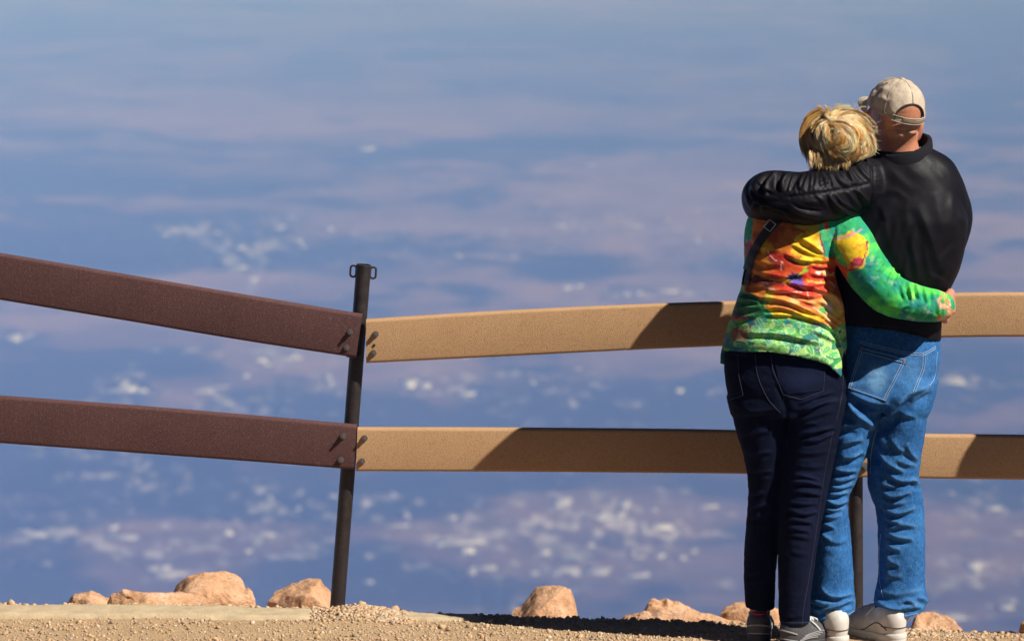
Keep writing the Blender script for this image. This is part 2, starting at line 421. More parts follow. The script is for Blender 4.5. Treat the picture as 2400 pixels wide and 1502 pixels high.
rock('pink wedge boulder with raised right tip right behind the leaning post', [(598,1430),(615,1405),(640,1392),(680,1378),(720,1368),(752,1364),(768,1378),(780,1400),(800,1440)], 1.05, 4, .14)
rock('lone upright blocky boulder with a low tail, between post and couple', [(1170,1450),(1190,1435),(1222,1423),(1240,1400),(1258,1380),(1300,1370),(1338,1372),(1347,1395),(1358,1450)], 1.0, 5, .13)
rock('flat slab boulder lying low in front of a small peaked one', [(1405,1462),(1424,1428),(1450,1426),(1560,1425),(1620,1428),(1690,1440),(1740,1452),(1760,1470)], .9, 6, .10, 9)
rock('small peaked boulder rising behind a flat slab', [(1470,1450),(1482,1422),(1505,1402),(1525,1391),(1560,1402),(1610,1420),(1660,1440),(1690,1452)], 1.1, 7, .10)
rock('small boulder with pointed left end beside the dark trouser leg', [(1665,1465),(1675,1438),(1700,1425),(1735,1416),(1790,1412),(1840,1430),(1870,1470)], 1.0, 8, .11)
rock('low brown boulder right of the white trainer', [(2120,1470),(2150,1436),(2190,1436),(2235,1448),(2262,1470),(2275,1490)], .95, 9, .11)
rock('boulder edge at the far right end of the crest', [(2376,1490),(2388,1460),(2420,1436),(2470,1430),(2520,1460),(2540,1500)], 1.0, 10, .12)

# unseen dark asphalt added on the camera side to cut ground bounce light
ax_ = np.linspace(-30, 30, 40); ay_ = np.linspace(-59, -.75, 60)
GX, GY = np.meshgrid(ax_, ay_); GZ = ground_z(GX, GY) + .022
Va = np.stack([GX.ravel(), GY.ravel(), GZ.ravel()], 1); I = np.arange(GX.size).reshape(GX.shape)
ma = Mat('asphalt', Roughness=.9); an_ = ma.noise(60, 4); ma.set('Base_Color', ma.ramp(an_, [(.3, (.035,.034,.034)), (.7, (.06,.058,.056))])); ma.bump(ma.noise(300, 3), .5, .004)
tag(mesh_np('added_dark_lot', Va, np.stack([I[:-1, :-1], I[:-1, 1:], I[1:, 1:], I[1:, :-1]], -1).reshape(-1, 4), ma.m), kind='structure')
# ================================================================ railing
msteel = Mat('painted_steel', Roughness=.45, Metallic=0.0, Specular_IOR_Level=.5)
pn = msteel.noise(38, 5, .6); pf = msteel.noise(260, 4, .6)
msteel.set('Base_Color', msteel.mix(msteel.ramp(pf, [(.45, 0.), (.72, .8)]), msteel.ramp(pn, [(.35, (.009,.007,.007)), (.65, (.022,.015,.014))]), (.05,.034,.028)))
msteel.set('Roughness', msteel.ramp(pn, [(.3, .38), (.7, .62)])); msteel.bump(pf, .25, .002)
mbolt = Mat('bolt_steel', Base_Color=(.32,.29,.26), Roughness=.32, Metallic=.85)
mgalv = Mat('grey_bracket', Base_Color=(.16,.17,.17), Roughness=.5, Metallic=.4)
def plank_mat(name, a, b, spk, spk2):
    m = Mat(name, Roughness=.78, Specular_IOR_Level=.35)
    o = m.obj()
    n1 = m.noise(5, 4); sp_ = m.noise(470, 2, .7); dk = m.noise(330, 2, .6); st = m.noise(34, 4, .7)
    c = m.ramp(n1, [(.3, a), (.7, b)])
    c = m.mix(m.ramp(dk, [(.36, .55), (.5, 0.)]), c, tuple(q * .45 for q in a))
    c = m.mix(m.ramp(sp_, [(.6, 0.), (.72, .9)]), c, spk)
    c = m.mix(m.ramp(st, [(.64, 0.), (.76, .55)]), c, spk2)
    m.set('Base_Color', c); m.bump(m.math('ADD', sp_, m.math('MULTIPLY', dk, .8)), .55, .0025)
    return m.m
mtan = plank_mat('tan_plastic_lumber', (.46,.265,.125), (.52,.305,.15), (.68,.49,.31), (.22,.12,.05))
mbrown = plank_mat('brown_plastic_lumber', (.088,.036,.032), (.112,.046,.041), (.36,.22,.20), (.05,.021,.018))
fence = empty('guard_rail', (P(790, 1425, .46).x, .46, 0))
tag(fence, 'two-rail guard fence of brown and tan planks on round steel posts', 'fence')
def plank(name, top, bot, ys, mat, th=.038):
    """top/bot: matching (u,v) points along the plank, ys: depth of its front face at each"""
    m = MB(); n = 40
    tu = np.array([q[0] for q in top], float); k = np.linspace(0, 1, len(top)); kk = np.linspace(0, 1, n)
    secs = []; pts = []
    T = np.array(top, float); B = np.array(bot, float); ys = np.array(ys, float)
    def sm(a):
        r = np.interp(kk, k, a); 
        for _ in range(14): r[1:-1] = .25*r[:-2] + .5*r[1:-1] + .25*r[2:]
        return r
    Tu, Tv, Bu, Bv, Yy = sm(T[:,0]), sm(T[:,1]), sm(B[:,0]), sm(B[:,1]), sm(ys)
    for i in range(n):
        y = Yy[i]; a = np.array(P(Tu[i], Tv[i], y)); b = np.array(P(Bu[i], Bv[i], y))
        up = a - b; h = np.linalg.norm(up); up /= h
        sec = []; r = .011
        cs = [(r, h - r, 180, 90), (th - r, h - r, 90, 0), (th - r, r, 0, -90), (r, r, -90, -180)]
        for (dy, dz, a0, a1) in cs:
            for q in np.linspace(a0, a1, 5):
                yy = dy + r * math.cos(math.radians(q)); zz = dz + r * math.sin(math.radians(q))
                sec.append(b + up * zz + np.array([0, yy, 0]))
        secs.append(sec); pts.append(a)
    m.sweep(pts, secs); o = m.build(name, mat, fence); return o
FB = .40
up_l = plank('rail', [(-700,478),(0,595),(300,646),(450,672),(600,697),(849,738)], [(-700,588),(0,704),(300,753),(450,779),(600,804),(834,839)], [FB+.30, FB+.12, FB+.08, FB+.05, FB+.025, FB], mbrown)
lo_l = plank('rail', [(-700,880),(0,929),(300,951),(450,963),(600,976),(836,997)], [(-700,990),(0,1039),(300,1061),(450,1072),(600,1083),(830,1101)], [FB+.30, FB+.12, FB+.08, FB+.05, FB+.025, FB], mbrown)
up_r = plank('rail', [(858,750),(1200,728),(1570,712),(1720,708),(2006,697)], [(858,852),(1200,835),(1497,820),(1690,812),(2006,800)], [FB+.002]*5, mtan)
lo_r = plank('rail', [(838,1003),(1200,1004),(1570,1007),(1720,1010),(2002,1016)], [(834,1105),(1200,1106),(1570,1109),(1750,1111),(2002,1117)], [FB+.002]*5, mtan)
up_f = plank('rail', [(2009,696),(2240,688),(2400,687),(2800,688),(3250,692)], [(2009,799),(2240,791),(2400,790),(2800,790),(3250,794)], [FB+.002]*5, mtan)
lo_f = plank('rail', [(2005,1017),(2160,1019),(2400,1021),(2800,1026),(3250,1032)], [(2005,1119),(2160,1122),(2400,1125),(2800,1130),(3250,1136)], [FB+.002]*5, mtan)
def post(bu, bv, tu, tv, y, r=.0245):
    a = P(bu, bv, y) - Vector((0, 0, .25)); b = P(tu, tv, y)
    d = (P(bu, bv, y) - b); a = P(bu, bv, y) + d.normalized() * .3
    m = MB(); n = 28; t = (b - a).normalized()
    ux = Vector((1, 0, 0)); ux = (ux - t * ux.dot(t)).normalized(); uy = t.cross(ux)
    def ring(c, rr): return [c + (ux * math.cos(q) + uy * math.sin(q)) * rr for q in [2*math.pi*i/n for i in range(n)]]
    secs = [ring(a, r)] + [ring(a.lerp(b, k/8), r) for k in range(1, 8)] + [ring(b - t*.001, r), ring(b, r - .001), ring(b, r - .0045), ring(b - t*.2, r - .0045)]
    m.sweep([0]*len(secs), secs, True, True)
    return m.build('post', msteel.m, fence), b, t, ux
PY = FB + .038 + .026
pL, tb, tt, ux = post(790, 1428, 852.5, 620, PY)
def loop(c, sgn, parent):
    m = MB(); pts = []
    for i in range(28):
        q = 2*math.pi*i/28; x = .0095*math.cos(q); z = .0085*math.sin(q) + (.010 if math.sin(q) > 0 else -.010)
        pts.append(c + ux * (sgn * (.0245 + .008) + x) + tt * z)
    m.tube(pts, .0034, 8, closed=True); return m.build('ring', msteel.m, parent)
for s in (-1, 1): loop(tb - tt * .025, s, pL)
pR, *_ = post(2006, 1462, 2003, 600, PY)
p3, *_ = post(3160, 1520, 3150, 600, PY)
p0, *_ = post(-640, 1412, -600, 430, PY + .25)
def bolt(u, v, parent, y=FB, L=.02, r=.0075):
    m = MB(); c = P(u, v, y - L); d = Vector((0, 1, 0)); n = 14
    def ring(off, rr, k=n, ph=0): return [c + d*off + Vector((math.cos(q), 0, math.sin(q)))*rr for q in [2*math.pi*i/n + ph for i in range(n)]]
    secs = [ring(0, r*.35), ring(0, r*.55), ring(.001, r*.62), ring(.008, r*.62), ring(.008, r*1.0), ring(.0135, r*1.05), ring(.0135, r*.7), ring(L-.003, r*.7), ring(L-.003, r*1.35), ring(L, r*1.4), ring(L+.004, r*1.4)]
    m.sweep([0]*len(secs), secs); return m.build('bolt', mbolt.m, parent)
for u, v in ((820, 780), (812, 817)): bolt(u, v, up_l, FB+.002)
for u, v in ((803, 1024), (798, 1080)): bolt(u, v, lo_l, FB+.002)
for u, v in ((880, 785), (875, 829)): bolt(u, v, up_r)
for u, v in ((854, 1029), (848, 1083)): bolt(u, v, lo_r)
for u, v in ((2028, 1099), (2040, 1040)): bolt(u, v, lo_f)
m = MB()   # spare hole plug
c = P(877, 809, FB); m.tube([c + Vector((0, -.0012, 0)), c + Vector((0, .004, 0))], .0042, 12); m.build('bolt_hole', Mat('hole_black', Base_Color=(.01,.008,.006), Roughness=.9).m, up_r)
m = MB()
a = P(1998, 1088, FB - .003); 
def box(m, c, sx, sy, sz):
    V = [(c[0]+x*sx/2, c[1]+y*sy/2, c[2]+z*sz/2) for x in (-1,1) for y in (-1,1) for z in (-1,1)]
    m.add(V, [(0,1,3,2),(4,6,7,5),(0,4,5,1),(2,3,7,6),(0,2,6,4),(1,5,7,3)])
box(m, P(2018, 1089, FB - .003), .062, .004, .014); m.build('bracket', mgalv.m, pR, False)
m = MB(); box(m, P(830, 834, FB + .044), .05, .02, .006); m.build('bracket', msteel.m, pL, False)

# viewer shape added out of view to shade the far right railing
vx = P(2975, 600, 0).x
cv_ = empty('added_shadow_viewer', (vx, .02, 0)); tag(cv_, 'unseen grey viewer on a pedestal, added to cast a shadow on the railing', 'viewer')
mb = MB(); zz = [(-.05,.16),(.02,.16),(.03,.13),(.06,.075),(.30,.06),(.95,.055),(1.10,.06),(1.14,.09),(1.16,.09),(1.17,.05)]
mb.sweep([0]*len(zz), [[Vector((vx + r*math.cos(q), .02 + r*math.sin(q), z)) for q in np.linspace(0, 2*math.pi, 24, endpoint=False)] for z, r in zz]); mb.build('pedestal', mgalv.m, cv_)
mb = MB(); zz = [(1.17,.07),(1.19,.12),(1.25,.165),(1.34,.175),(1.42,.165),(1.48,.12),(1.50,.06)]
mb.sweep([0]*len(zz), [[Vector((vx + r*math.cos(q), .02 + .8*r*math.sin(q), z)) for q in np.linspace(0, 2*math.pi, 28, endpoint=False)] for z, r in zz]); hd = mb.build('head', mgalv.m, cv_)
for s_ in (-1, 1):
    mb = MB(); c = Vector((vx + s_*.05, -.13, 1.36)); mb.tube([c + Vector((0,.06,0)), c + Vector((0,-.02,0)), c + Vector((0,-.03,0))], [.03,.03,.024], 16); mb.build('eyepiece', msteel.m, hd)
mb = MB(); c = Vector((vx, .16, 1.34)); mb.tube([c - Vector((0,.06,0)), c, c + Vector((0,.02,0))], [.075,.075,.066], 20); mb.build('lens', msteel.m, hd)
# ================================================================ sculpting kit: distance fields -> one continuous mesh -> fold strokes
class Field:
    def __init__(s, lo, hi, h):
        s.lo = np.array(lo, float); s.h = h
        s.n = np.ceil((np.array(hi) - s.lo) / h).astype(int) + 1
        s.f = np.full(s.n, 9.0, np.float32)
        s.ax = [s.lo[i] + h * np.arange(s.n[i]) for i in range(3)]
    def win(s, lo, hi, pad):
        a = np.clip(np.floor((np.array(lo) - pad - s.lo) / s.h).astype(int), 0, s.n - 1)
        b = np.clip(np.ceil((np.array(hi) + pad - s.lo) / s.h).astype(int) + 1, 1, s.n)
        sl = tuple(slice(a[i], b[i]) for i in range(3))
        return sl, s.ax[0][sl[0]][:, None, None], s.ax[1][sl[1]][None, :, None], s.ax[2][sl[2]][None, None, :]
    def put(s, sl, d, k, sub=False):
        d = d.astype(np.float32)
        if sub:
            a = s.f[sl]; h = np.clip(.5 - .5 * (a + d) / max(k, 1e-6), 0, 1)
            s.f[sl] = a + (-d - a) * h + k * h * (1 - h) if k > 0 else np.maximum(a, -d); return
        a = s.f[sl]
        if k <= 0: s.f[sl] = np.minimum(a, d); return
        h = np.clip(.5 + .5 * (a - d) / k, 0, 1)
        s.f[sl] = a + (d - a) * h - k * h * (1 - h)
    def cone(s, a, b, ra, rb, k=.02, sub=False, sc=(1, 1, 1)):
        a = np.array(a, float); b = np.array(b, float); r = max(ra, rb)
        sl, x, y, z = s.win(np.minimum(a, b) - r, np.maximum(a, b) + r, k * 2 + .03)
        ab = b - a; L = max(ab @ ab, 1e-9)
        t = np.clip(((x - a[0]) * ab[0] + (y - a[1]) * ab[1] + (z - a[2]) * ab[2]) / L, 0, 1)
        d = np.sqrt(((x - a[0] - t*ab[0])/sc[0])**2 + ((y - a[1] - t*ab[1])/sc[1])**2 + ((z - a[2] - t*ab[2])/sc[2])**2) - (ra + (rb - ra) * t)
        s.put(sl, d, k, sub)
    def chain(s, pts, rs, k=.02, k0=None, sc=(1, 1, 1)):
        """smooth chain of tapered pieces (resampled Catmull-Rom)"""
        p, r = spline(pts, rs, 4)
        for i in range(len(p) - 1): s.cone(p[i], p[i+1], r[i], r[i+1], k if i else (k0 or k), False, sc)
    def ball(s, c, rad, k=.02, rot=None, sub=False):
        rad = np.array(rad, float); c = np.array(c, float); m = rad.max()
        sl, x, y, z = s.win(c - m, c + m, k * 2 + .03)
        X, Y, Z = x - c[0], y - c[1], z - c[2]
        if rot is not None:
            M = np.array(rot.to_3x3().transposed() if hasattr(rot, 'to_3x3') else rot)
            X, Y, Z = (M[0][0]*X + M[0][1]*Y + M[0][2]*Z), (M[1][0]*X + M[1][1]*Y + M[1][2]*Z), (M[2][0]*X + M[2][1]*Y + M[2][2]*Z)
        q = np.sqrt((X/rad[0])**2 + (Y/rad[1])**2 + (Z/rad[2])**2)
        g = np.sqrt((X/rad[0]**2)**2 + (Y/rad[1]**2)**2 + (Z/rad[2]**2)**2) + 1e-9
        s.put(sl, q * (q - 1) / g, k, sub)
    def loft(s, rows, k=.02, e=2.3):
        """rows: (z, cx, cy, rx, ry) from the top down; elliptical sections, rounded ends"""
        rows = sorted(rows); r = np.array(rows, float)
        zz = np.linspace(r[0, 0], r[-1, 0], 120); q = [np.interp(zz, r[:, 0], r[:, i]) for i in range(1, 5)]
        for i in range(4):
            for _ in range(7):
                q[i][1:-1] = .25*q[i][:-2] + .5*q[i][1:-1] + .25*q[i][2:]
        lo = [(q[0]-q[2]).min(), (q[1]-q[3]).min(), zz[0]]; hi = [(q[0]+q[2]).max(), (q[1]+q[3]).max(), zz[-1]]
        sl, x, y, z = s.win(lo, hi, k * 2 + .03)
        zf = np.clip(z.ravel(), zz[0], zz[-1])
        cx, cy, rx, ry = [np.interp(zf, zz, a)[None, None, :] for a in q]
        X = np.abs(x - cx) / rx; Y = np.abs(y - cy) / ry
        rr = (X**e + Y**e) ** (1 / e)
        d = (rr - 1) * np.minimum(rx, ry) * (.55 + .45 * np.sqrt((X*X*rx*rx + Y*Y*ry*ry) / (X*X + Y*Y + 1e-6)) / np.minimum(rx, ry))
        dz = np.maximum(z - zz[-1], zz[0] - z)
        d = np.where(dz > 0, np.sqrt(np.maximum(d, 0)**2 + dz**2) + np.minimum(np.maximum(d, -.02), 0) * 0, np.maximum(d, dz))
        s.put(sl, d, k)
    def cut(s, fn, k=.0):
        """keep where fn(x,y,z) <= 0"""
        x, y, z = s.ax[0][:, None, None], s.ax[1][None, :, None], s.ax[2][None, None, :]
        d = np.broadcast_to(fn(x, y, z), s.f.shape).astype(np.float32)
        if k > 0:
            h = np.clip(.5 - .5 * (d - s.f) / k, 0, 1); s.f = (d + (s.f - d) * h + k * h * (1 - h)).astype(np.float32)
        else: s.f = np.maximum(s.f, d)
    def mesh(s, smooth=3):
        f = s.f; f[0] = f[-1] = 1; f[:, 0] = f[:, -1] = 1; f[:, :, 0] = f[:, :, -1] = 1
        ins = f < 0
        n = s.n - 1
        cnt = np.zeros(n, np.int8)
        cor = [(i, j, k) for i in (0, 1) for j in (0, 1) for k in (0, 1)]
        for i, j, k in cor: cnt += ins[i:n[0]+i, j:n[1]+j, k:n[2]+k]
        act = (cnt > 0) & (cnt < 8)
        ix = np.argwhere(act); idx = np.full(n, -1, np.int32); idx[act] = np.arange(len(ix))
        fc = {c: f[ix[:, 0]+c[0], ix[:, 1]+c[1], ix[:, 2]+c[2]] for c in cor}
        acc = np.zeros((len(ix), 3)); w = np.zeros(len(ix))
        for a in cor:
            for ax in range(3):
                if a[ax] == 0:
                    b = list(a); b[ax] = 1; b = tuple(b)
                    fa, fb = fc[a], fc[b]; m = (fa < 0) != (fb < 0)
                    t = np.where(m, fa / np.where(m, fa - fb, 1), 0)
                    p = np.array(a, float)[None].repeat(len(ix), 0); p[:, ax] = t
                    acc += p * m[:, None]; w += m
        V = s.lo + s.h * (ix + acc / w[:, None])
        Q = []
        for ax in range(3):
            a0 = [slice(1, n[i]) for i in range(3)]; a0[ax] = slice(0, n[ax])
            a1 = list(a0); a1[ax] = slice(1, n[ax] + 1)
            A, B = ins[tuple(a0)], ins[tuple(a1)]
            e = np.argwhere(A != B); off = np.array([1, 1, 1]); off[ax] = 0; e = e + off
            flip = A[tuple((e - off).T)]
            u, v = [(1, 2), (2, 0), (0, 1)][ax]
            def id_(du, dv):
                q = e.copy(); q[:, u] -= du; q[:, v] -= dv; return idx[q[:, 0], q[:, 1], q[:, 2]]
            q = np.stack([id_(1, 1), id_(0, 1), id_(0, 0), id_(1, 0)], 1)
            q[~flip] = q[~flip][:, ::-1]; Q.append(q)
        F = np.concatenate(Q); F = F[(F >= 0).all(1)]
        V = relax(V, F, smooth)
        return V, F
def relax(V, F, it, w=.5, mask=None):
    if it <= 0: return V
    E = np.concatenate([F[:, [i, (i+1) % F.shape[1]]] for i in range(F.shape[1])])
    n = len(V)
    deg = np.bincount(E[:, 0], minlength=n) + np.bincount(E[:, 1], minlength=n)
    for k in range(it):
        for ww in (w, -w * .96):       # Taubin: smooth without shrinking
            S_ = np.stack([np.bincount(E[:, 0], V[E[:, 1], i], n) + np.bincount(E[:, 1], V[E[:, 0], i], n) for i in range(3)], 1)
            d = (S_ / np.maximum(deg, 1)[:, None] - V) * ww
            V = V + (d if mask is None else d * mask[:, None])
    return V
def spline(pts, rs, m):
    p = np.array([np.array(q, float) for q in pts]); r = np.array(rs, float)
    if len(p) < 3: return p, r
    q = np.vstack([2*p[0]-p[1], p, 2*p[-1]-p[-2]]); rq = np.concatenate([[r[0]], r, [r[-1]]])
    op, orr = [], []
    for i in range(1, len(q) - 2):
        for t in np.arange(m) / m:
            a, b, c, d = q[i-1], q[i], q[i+1], q[i+2]
            op.append(.5*((2*b)+(-a+c)*t+(2*a-5*b+4*c-d)*t*t+(-a+3*b-3*c+d)*t**3)); orr.append(rq[i]+(rq[i+1]-rq[i])*t)
    return np.array(op + [p[-1]]), np.array(orr + [r[-1]])
def normals(V, F):
    if F.shape[1] == 4: n = np.cross(V[F[:, 2]] - V[F[:, 0]], V[F[:, 3]] - V[F[:, 1]])
    else: n = np.cross(V[F[:, 1]] - V[F[:, 0]], V[F[:, 2]] - V[F[:, 0]])
    N = np.stack([sum(np.bincount(F[:, k], n[:, i], len(V)) for k in range(F.shape[1])) for i in range(3)], 1)
    return N / np.maximum(np.linalg.norm(N, axis=1, keepdims=True), 1e-12)
def poly_dist(q, pts):
    """distance to a polyline in pixel space, sign (right side +) and position along it"""
    pts = np.array(pts, float)
    L = np.concatenate([[0], np.cumsum(np.linalg.norm(np.diff(pts, axis=0), axis=1))])
    best = np.full(len(q), 1e9); sg = np.zeros(len(q)); tt = np.zeros(len(q))
    for i in range(len(pts) - 1):
        a, b = pts[i], pts[i+1]; ab = b - a; l2 = ab @ ab + 1e-9
        t = np.clip(((q - a) @ ab) / l2, 0, 1)
        d = q - a - t[:, None] * ab; dd = np.hypot(d[:, 0], d[:, 1])
        m = dd < best
        best[m] = dd[m]; sg[m] = np.sign(ab[0] * d[m, 1] - ab[1] * d[m, 0]); tt[m] = (L[i] + t[m] * (L[i+1] - L[i])) / L[-1]
    return best, sg, tt
def curve2(pts, m=5):
    return spline([(a, b, 0) for a, b in pts], [0] * len(pts), m)[0][:, :2]
def strokes(V, F, S_, facing=-1):
    """carve folds. each stroke: (points px, width px, height mm, kind) on the side facing the photographer"""
    N = normals(V, F); q = uv(V)
    face = sstep(-.12, .3, -N[:, 1]) if facing else np.ones(len(V))
    D = np.zeros(len(V))
    for st in S_:
        pts, w, h = st[0], st[1], st[2]; kind = st[3] if len(st) > 3 else 'fold'; h = abs(h) if kind in ('groove', 'pinch') else h
        pts = curve2(pts) if len(pts) > 2 else np.array(pts, float)
        m = (q[:, 0] > pts[:, 0].min() - 4*w) & (q[:, 0] < pts[:, 0].max() + 4*w) & (q[:, 1] > pts[:, 1].min() - 4*w) & (q[:, 1] < pts[:, 1].max() + 4*w) & (face > 0)
        if not m.any(): continue
        d, sg, t = poly_dist(q[m], pts); s_ = d * sg / w
        tp = np.clip(np.sin(np.pi * np.clip(t, 0, 1)), 0, 1) ** .6
        if kind == 'fold': prof = np.exp(-np.abs(s_)**1.35) - .75 * np.exp(-((s_ - 1.7) / 1.05)**2)       # crest with a hollow below/right of it
        elif kind == 'ridge': prof = np.exp(-s_**2)
        elif kind == 'groove': prof = -np.exp(-s_**2); tp = np.clip(np.minimum(t, 1 - t) * 12, 0, 1)
        elif kind == 'pinch': prof = -np.exp(-np.abs(s_) * 1.4) + .5 * np.exp(-((np.abs(s_) - 1.8))**2)
        elif kind == 'bulge': prof = np.exp(-s_**2); tp = np.ones_like(t)
        D[m] += h * 1e-3 * prof * tp * face[m]
    return V + N * D[:, None]
def bvh_of(V, F): return BVHTree.FromPolygons([tuple(v) for v in V], [tuple(int(i) for i in f) for f in F])
def shoot(bvh, u, v, lift=0.0, back=False):
    a = Vector(CAM); b = P(u, v, 0.0); d = (b - a).normalized()
    h = bvh.ray_cast(a, d)
    if h[0] is None: return None, None
    n = h[1]
    if n.dot(d) > 0: n = -n
    return h[0] + n * lift, n
def stitch(mb, bvh, pts, r=.0011, lift=.0006, dash=None):
    """a raised seam thread laid on a garment along photo-traced points"""
    c = curve2(pts, 8) if len(pts) > 2 else np.linspace(pts[0], pts[1], 10)
    L = np.concatenate([[0], np.cumsum(np.linalg.norm(np.diff(c, axis=0), axis=1))])
    k = max(int(L[-1] / 3), 4); s = np.linspace(0, L[-1], k); cu = np.interp(s, L, c[:, 0]); cv_ = np.interp(s, L, c[:, 1])
    run = []
    def flush():
        if len(run) > 1: mb.tube(list(run), r, 5)
        run.clear()
    for i in range(k):
        p, n = shoot(bvh, cu[i], cv_[i], lift)
        if p is None or (run and (p - run[-1]).length > .03): flush(); 
        if p is not None: run.append(p)
        if dash and i % dash == dash - 1: flush()
    flush()
def patch_on(mb, bvh, quad, nu, nv, lift, round_=0.0):
    """a sewn-on piece: grid over a photo-traced quad (tl, tr, br, bl), standing proud of the garment"""
    tl, tr, br, bl = [np.array(q, float) for q in quad]
    top, bot = {}, {}
    for j in range(nv + 1):
        for i in range(nu + 1):
            a, b = i / nu, j / nv
            q = (tl*(1-a)+tr*a)*(1-b) + (bl*(1-a)+br*a)*b
            p, n = shoot(bvh, *q)
            if p is None: return
            top[i, j] = p + n * lift; bot[i, j] = p - n * .003
    V = []; ix = {}
    for k, dct in (('t', top), ('b', bot)):
        for key, p in dct.items(): ix[k, key] = len(V); V.append(p)
    Fq = [(ix['t', (i, j)], ix['t', (i, j+1)], ix['t', (i+1, j+1)], ix['t', (i+1, j)]) for i in range(nu) for j in range(nv)]
    for i in range(nu):
        Fq.append((ix['t', (i, 0)], ix['t', (i+1, 0)], ix['b', (i+1, 0)], ix['b', (i, 0)]))
        Fq.append((ix['t', (i+1, nv)], ix['t', (i, nv)], ix['b', (i, nv)], ix['b', (i+1, nv)]))
    for j in range(nv):
        Fq.append((ix['t', (0, j+1)], ix['t', (0, j)], ix['b', (0, j)], ix['b', (0, j+1)]))
        Fq.append((ix['t', (nu, j)], ix['t', (nu, j+1)], ix['b', (nu, j+1)], ix['b', (nu, j)]))
    mb.add(V, Fq)
def rows_px(tab, ks=1.0):
    """(v, left px, right px, cy, ry[, exponent]) -> loft rows, silhouettes read off the photograph at depth cy"""
    out = []
    for v, l, r, cy, ry in tab:
        a, b = P(l, v, cy), P(r, v, cy); out.append((a.z, (a.x + b.x) / 2, cy, (b.x - a.x) / 2 * ks, ry))
    return out

def stitch_o(parent, mat, bvh, pts, r=.0011, lift=.0006, dash=None):
    m = MB(); stitch(m, bvh, pts, r, lift, dash)
    if m.v: m.build('stitching', mat, parent)
# ================================================================ cloth, skin, hair materials
def lin(r, g, b, k=1.0):
    f = lambda c: (c/255/12.92 if c/255 <= .04045 else ((c/255+.055)/1.055)**2.4) * k
    return np.array([f(r), f(g), f(b)])
mjack = Mat('black_nylon', Roughness=.42, Specular_IOR_Level=.14)
jn = mjack.noise(22, 4, .6); jf = mjack.noise(900, 2, .5); jw = mjack.noise(60, 3, .6, None, 1.2)
mjack.set('Base_Color', mjack.ramp(jn, [(.3, (.0040,.0035,.0050)), (.7, (.0070,.0060,.0085))]))
mjack.set('Roughness', mjack.ramp(jw, [(.3, .46), (.7, .58)])); mjack.set('Sheen_Weight', .0)
mjack.bump(mjack.math('ADD', mjack.math('MULTIPLY', jw, 1.0), mjack.math('MULTIPLY', jf, .25)), .10, .003)
mknit = Mat('black_knit', Roughness=.85, Base_Color=(.010,.010,.013), Specular_IOR_Level=.2)
mknit.bump(mknit.noise(700, 2), .5, .002)
def denim(name, light, dark, fade):
    m = Mat(name, Roughness=.88, Specular_IOR_Level=.12)
    o = m.obj()
    big = m.noise(9, 5, .6); mid = m.noise(70, 4, .65)
    mp_ = m.n('ShaderNodeMapping', {'Vector': o, 'Scale': (1.0, 1.0, .22)})
    yarn = m.noise(620, 2, .7, mp_.outputs[0]); slub = m.noise(210, 3, .7, mp_.outputs[0])
    c = m.ramp(big, [(.3, dark), (.7, light)])
    c = m.mix(m.ramp(mid, [(.42, .0), (.75, .55)]), c, tuple(min(1, q*1.5) for q in light))
    c = m.mix(m.ramp(yarn, [(.42, .55), (.62, 0.)]), c, tuple(q*.45 for q in dark))
    c = m.mix(m.ramp(slub, [(.56, 0.), (.74, .3)]), c, fade)
    w = m.attr('wear'); c = m.mix(w, c, fade)
    m.set('Base_Color', c); m.bump(m.math('ADD', yarn, m.math('MULTIPLY', slub, .7)), .45, .0018)
    return m.m
mden_m = denim('mid_blue_denim', (.040,.170,.42), (.014,.072,.22), (.20,.40,.62))
mden_w = denim('dark_navy_denim', (.0028,.0056,.022), (.0014,.0026,.011), (.016,.023,.070))
mthr_m = Mat('pale_thread', Base_Color=(.26,.36,.50), Roughness=.8).m
mthr_w = Mat('grey_thread', Base_Color=(.030,.030,.055), Roughness=.8).m
mskin = Mat('skin', Roughness=.48, Specular_IOR_Level=.4)
sk = mskin.noise(120, 5, .65); sk2 = mskin.noise(28, 4, .6)
c = mskin.mix(mskin.ramp(sk, [(.35, .0), (.75, .5)]), mskin.attr('tone'), (.30,.085,.045), 'MIX')
c = mskin.mix(mskin.ramp(sk2, [(.5, 0.), (.8, .3)]), c, (.38,.10,.06))
mskin.set('Base_Color', c); mskin.set('Subsurface_Weight', .12); mskin.set('Subsurface_Radius', (.006, .002, .001)); mskin.set('Subsurface_Scale', 1.0)
mskin.bump(mskin.math('ADD', sk, mskin.noise(500, 3)), .35, .0015)
mshirt = Mat('printed_jersey', Roughness=.72, Specular_IOR_Level=.25)
pr = mshirt.attr('print'); g1 = mshirt.noise(90, 4, .7); g2_ = mshirt.noise(330, 3, .6)
c = mshirt.mix(mshirt.ramp(g1, [(.35, .35), (.65, 0.)]), pr, mshirt.mix(1, pr, (.42,.5,.5), 'MULTIPLY'))
c = mshirt.mix(mshirt.ramp(g2_, [(.55, 0.), (.75, .22)]), c, (.75,.8,.55))
mshirt.set('Base_Color', c); mshirt.bump(mshirt.noise(700, 2), .15, .001); mshirt.set('Sheen_Weight', .08)
mcap = Mat('washed_khaki_cotton', Roughness=.9, Specular_IOR_Level=.15)
cn = mcap.noise(30, 5, .6); cf = mcap.noise(600, 2, .6)
cc = mcap.ramp(cn, [(.3, (.48,.375,.275)), (.7, (.62,.505,.39))])
mcap.set('Base_Color', mcap.mix(mcap.ramp(cf, [(.4, .35), (.6, 0.)]), cc, (.24,.185,.13))); mcap.bump(mcap.math('ADD', mcap.math('MULTIPLY', cn, 2.0), cf), .4, .003)
mcapd = Mat('dark_cap_lining', Base_Color=(.05,.038,.03), Roughness=.9).m
mhair = Mat('blonde_hair', Roughness=.32, Specular_IOR_Level=.7)
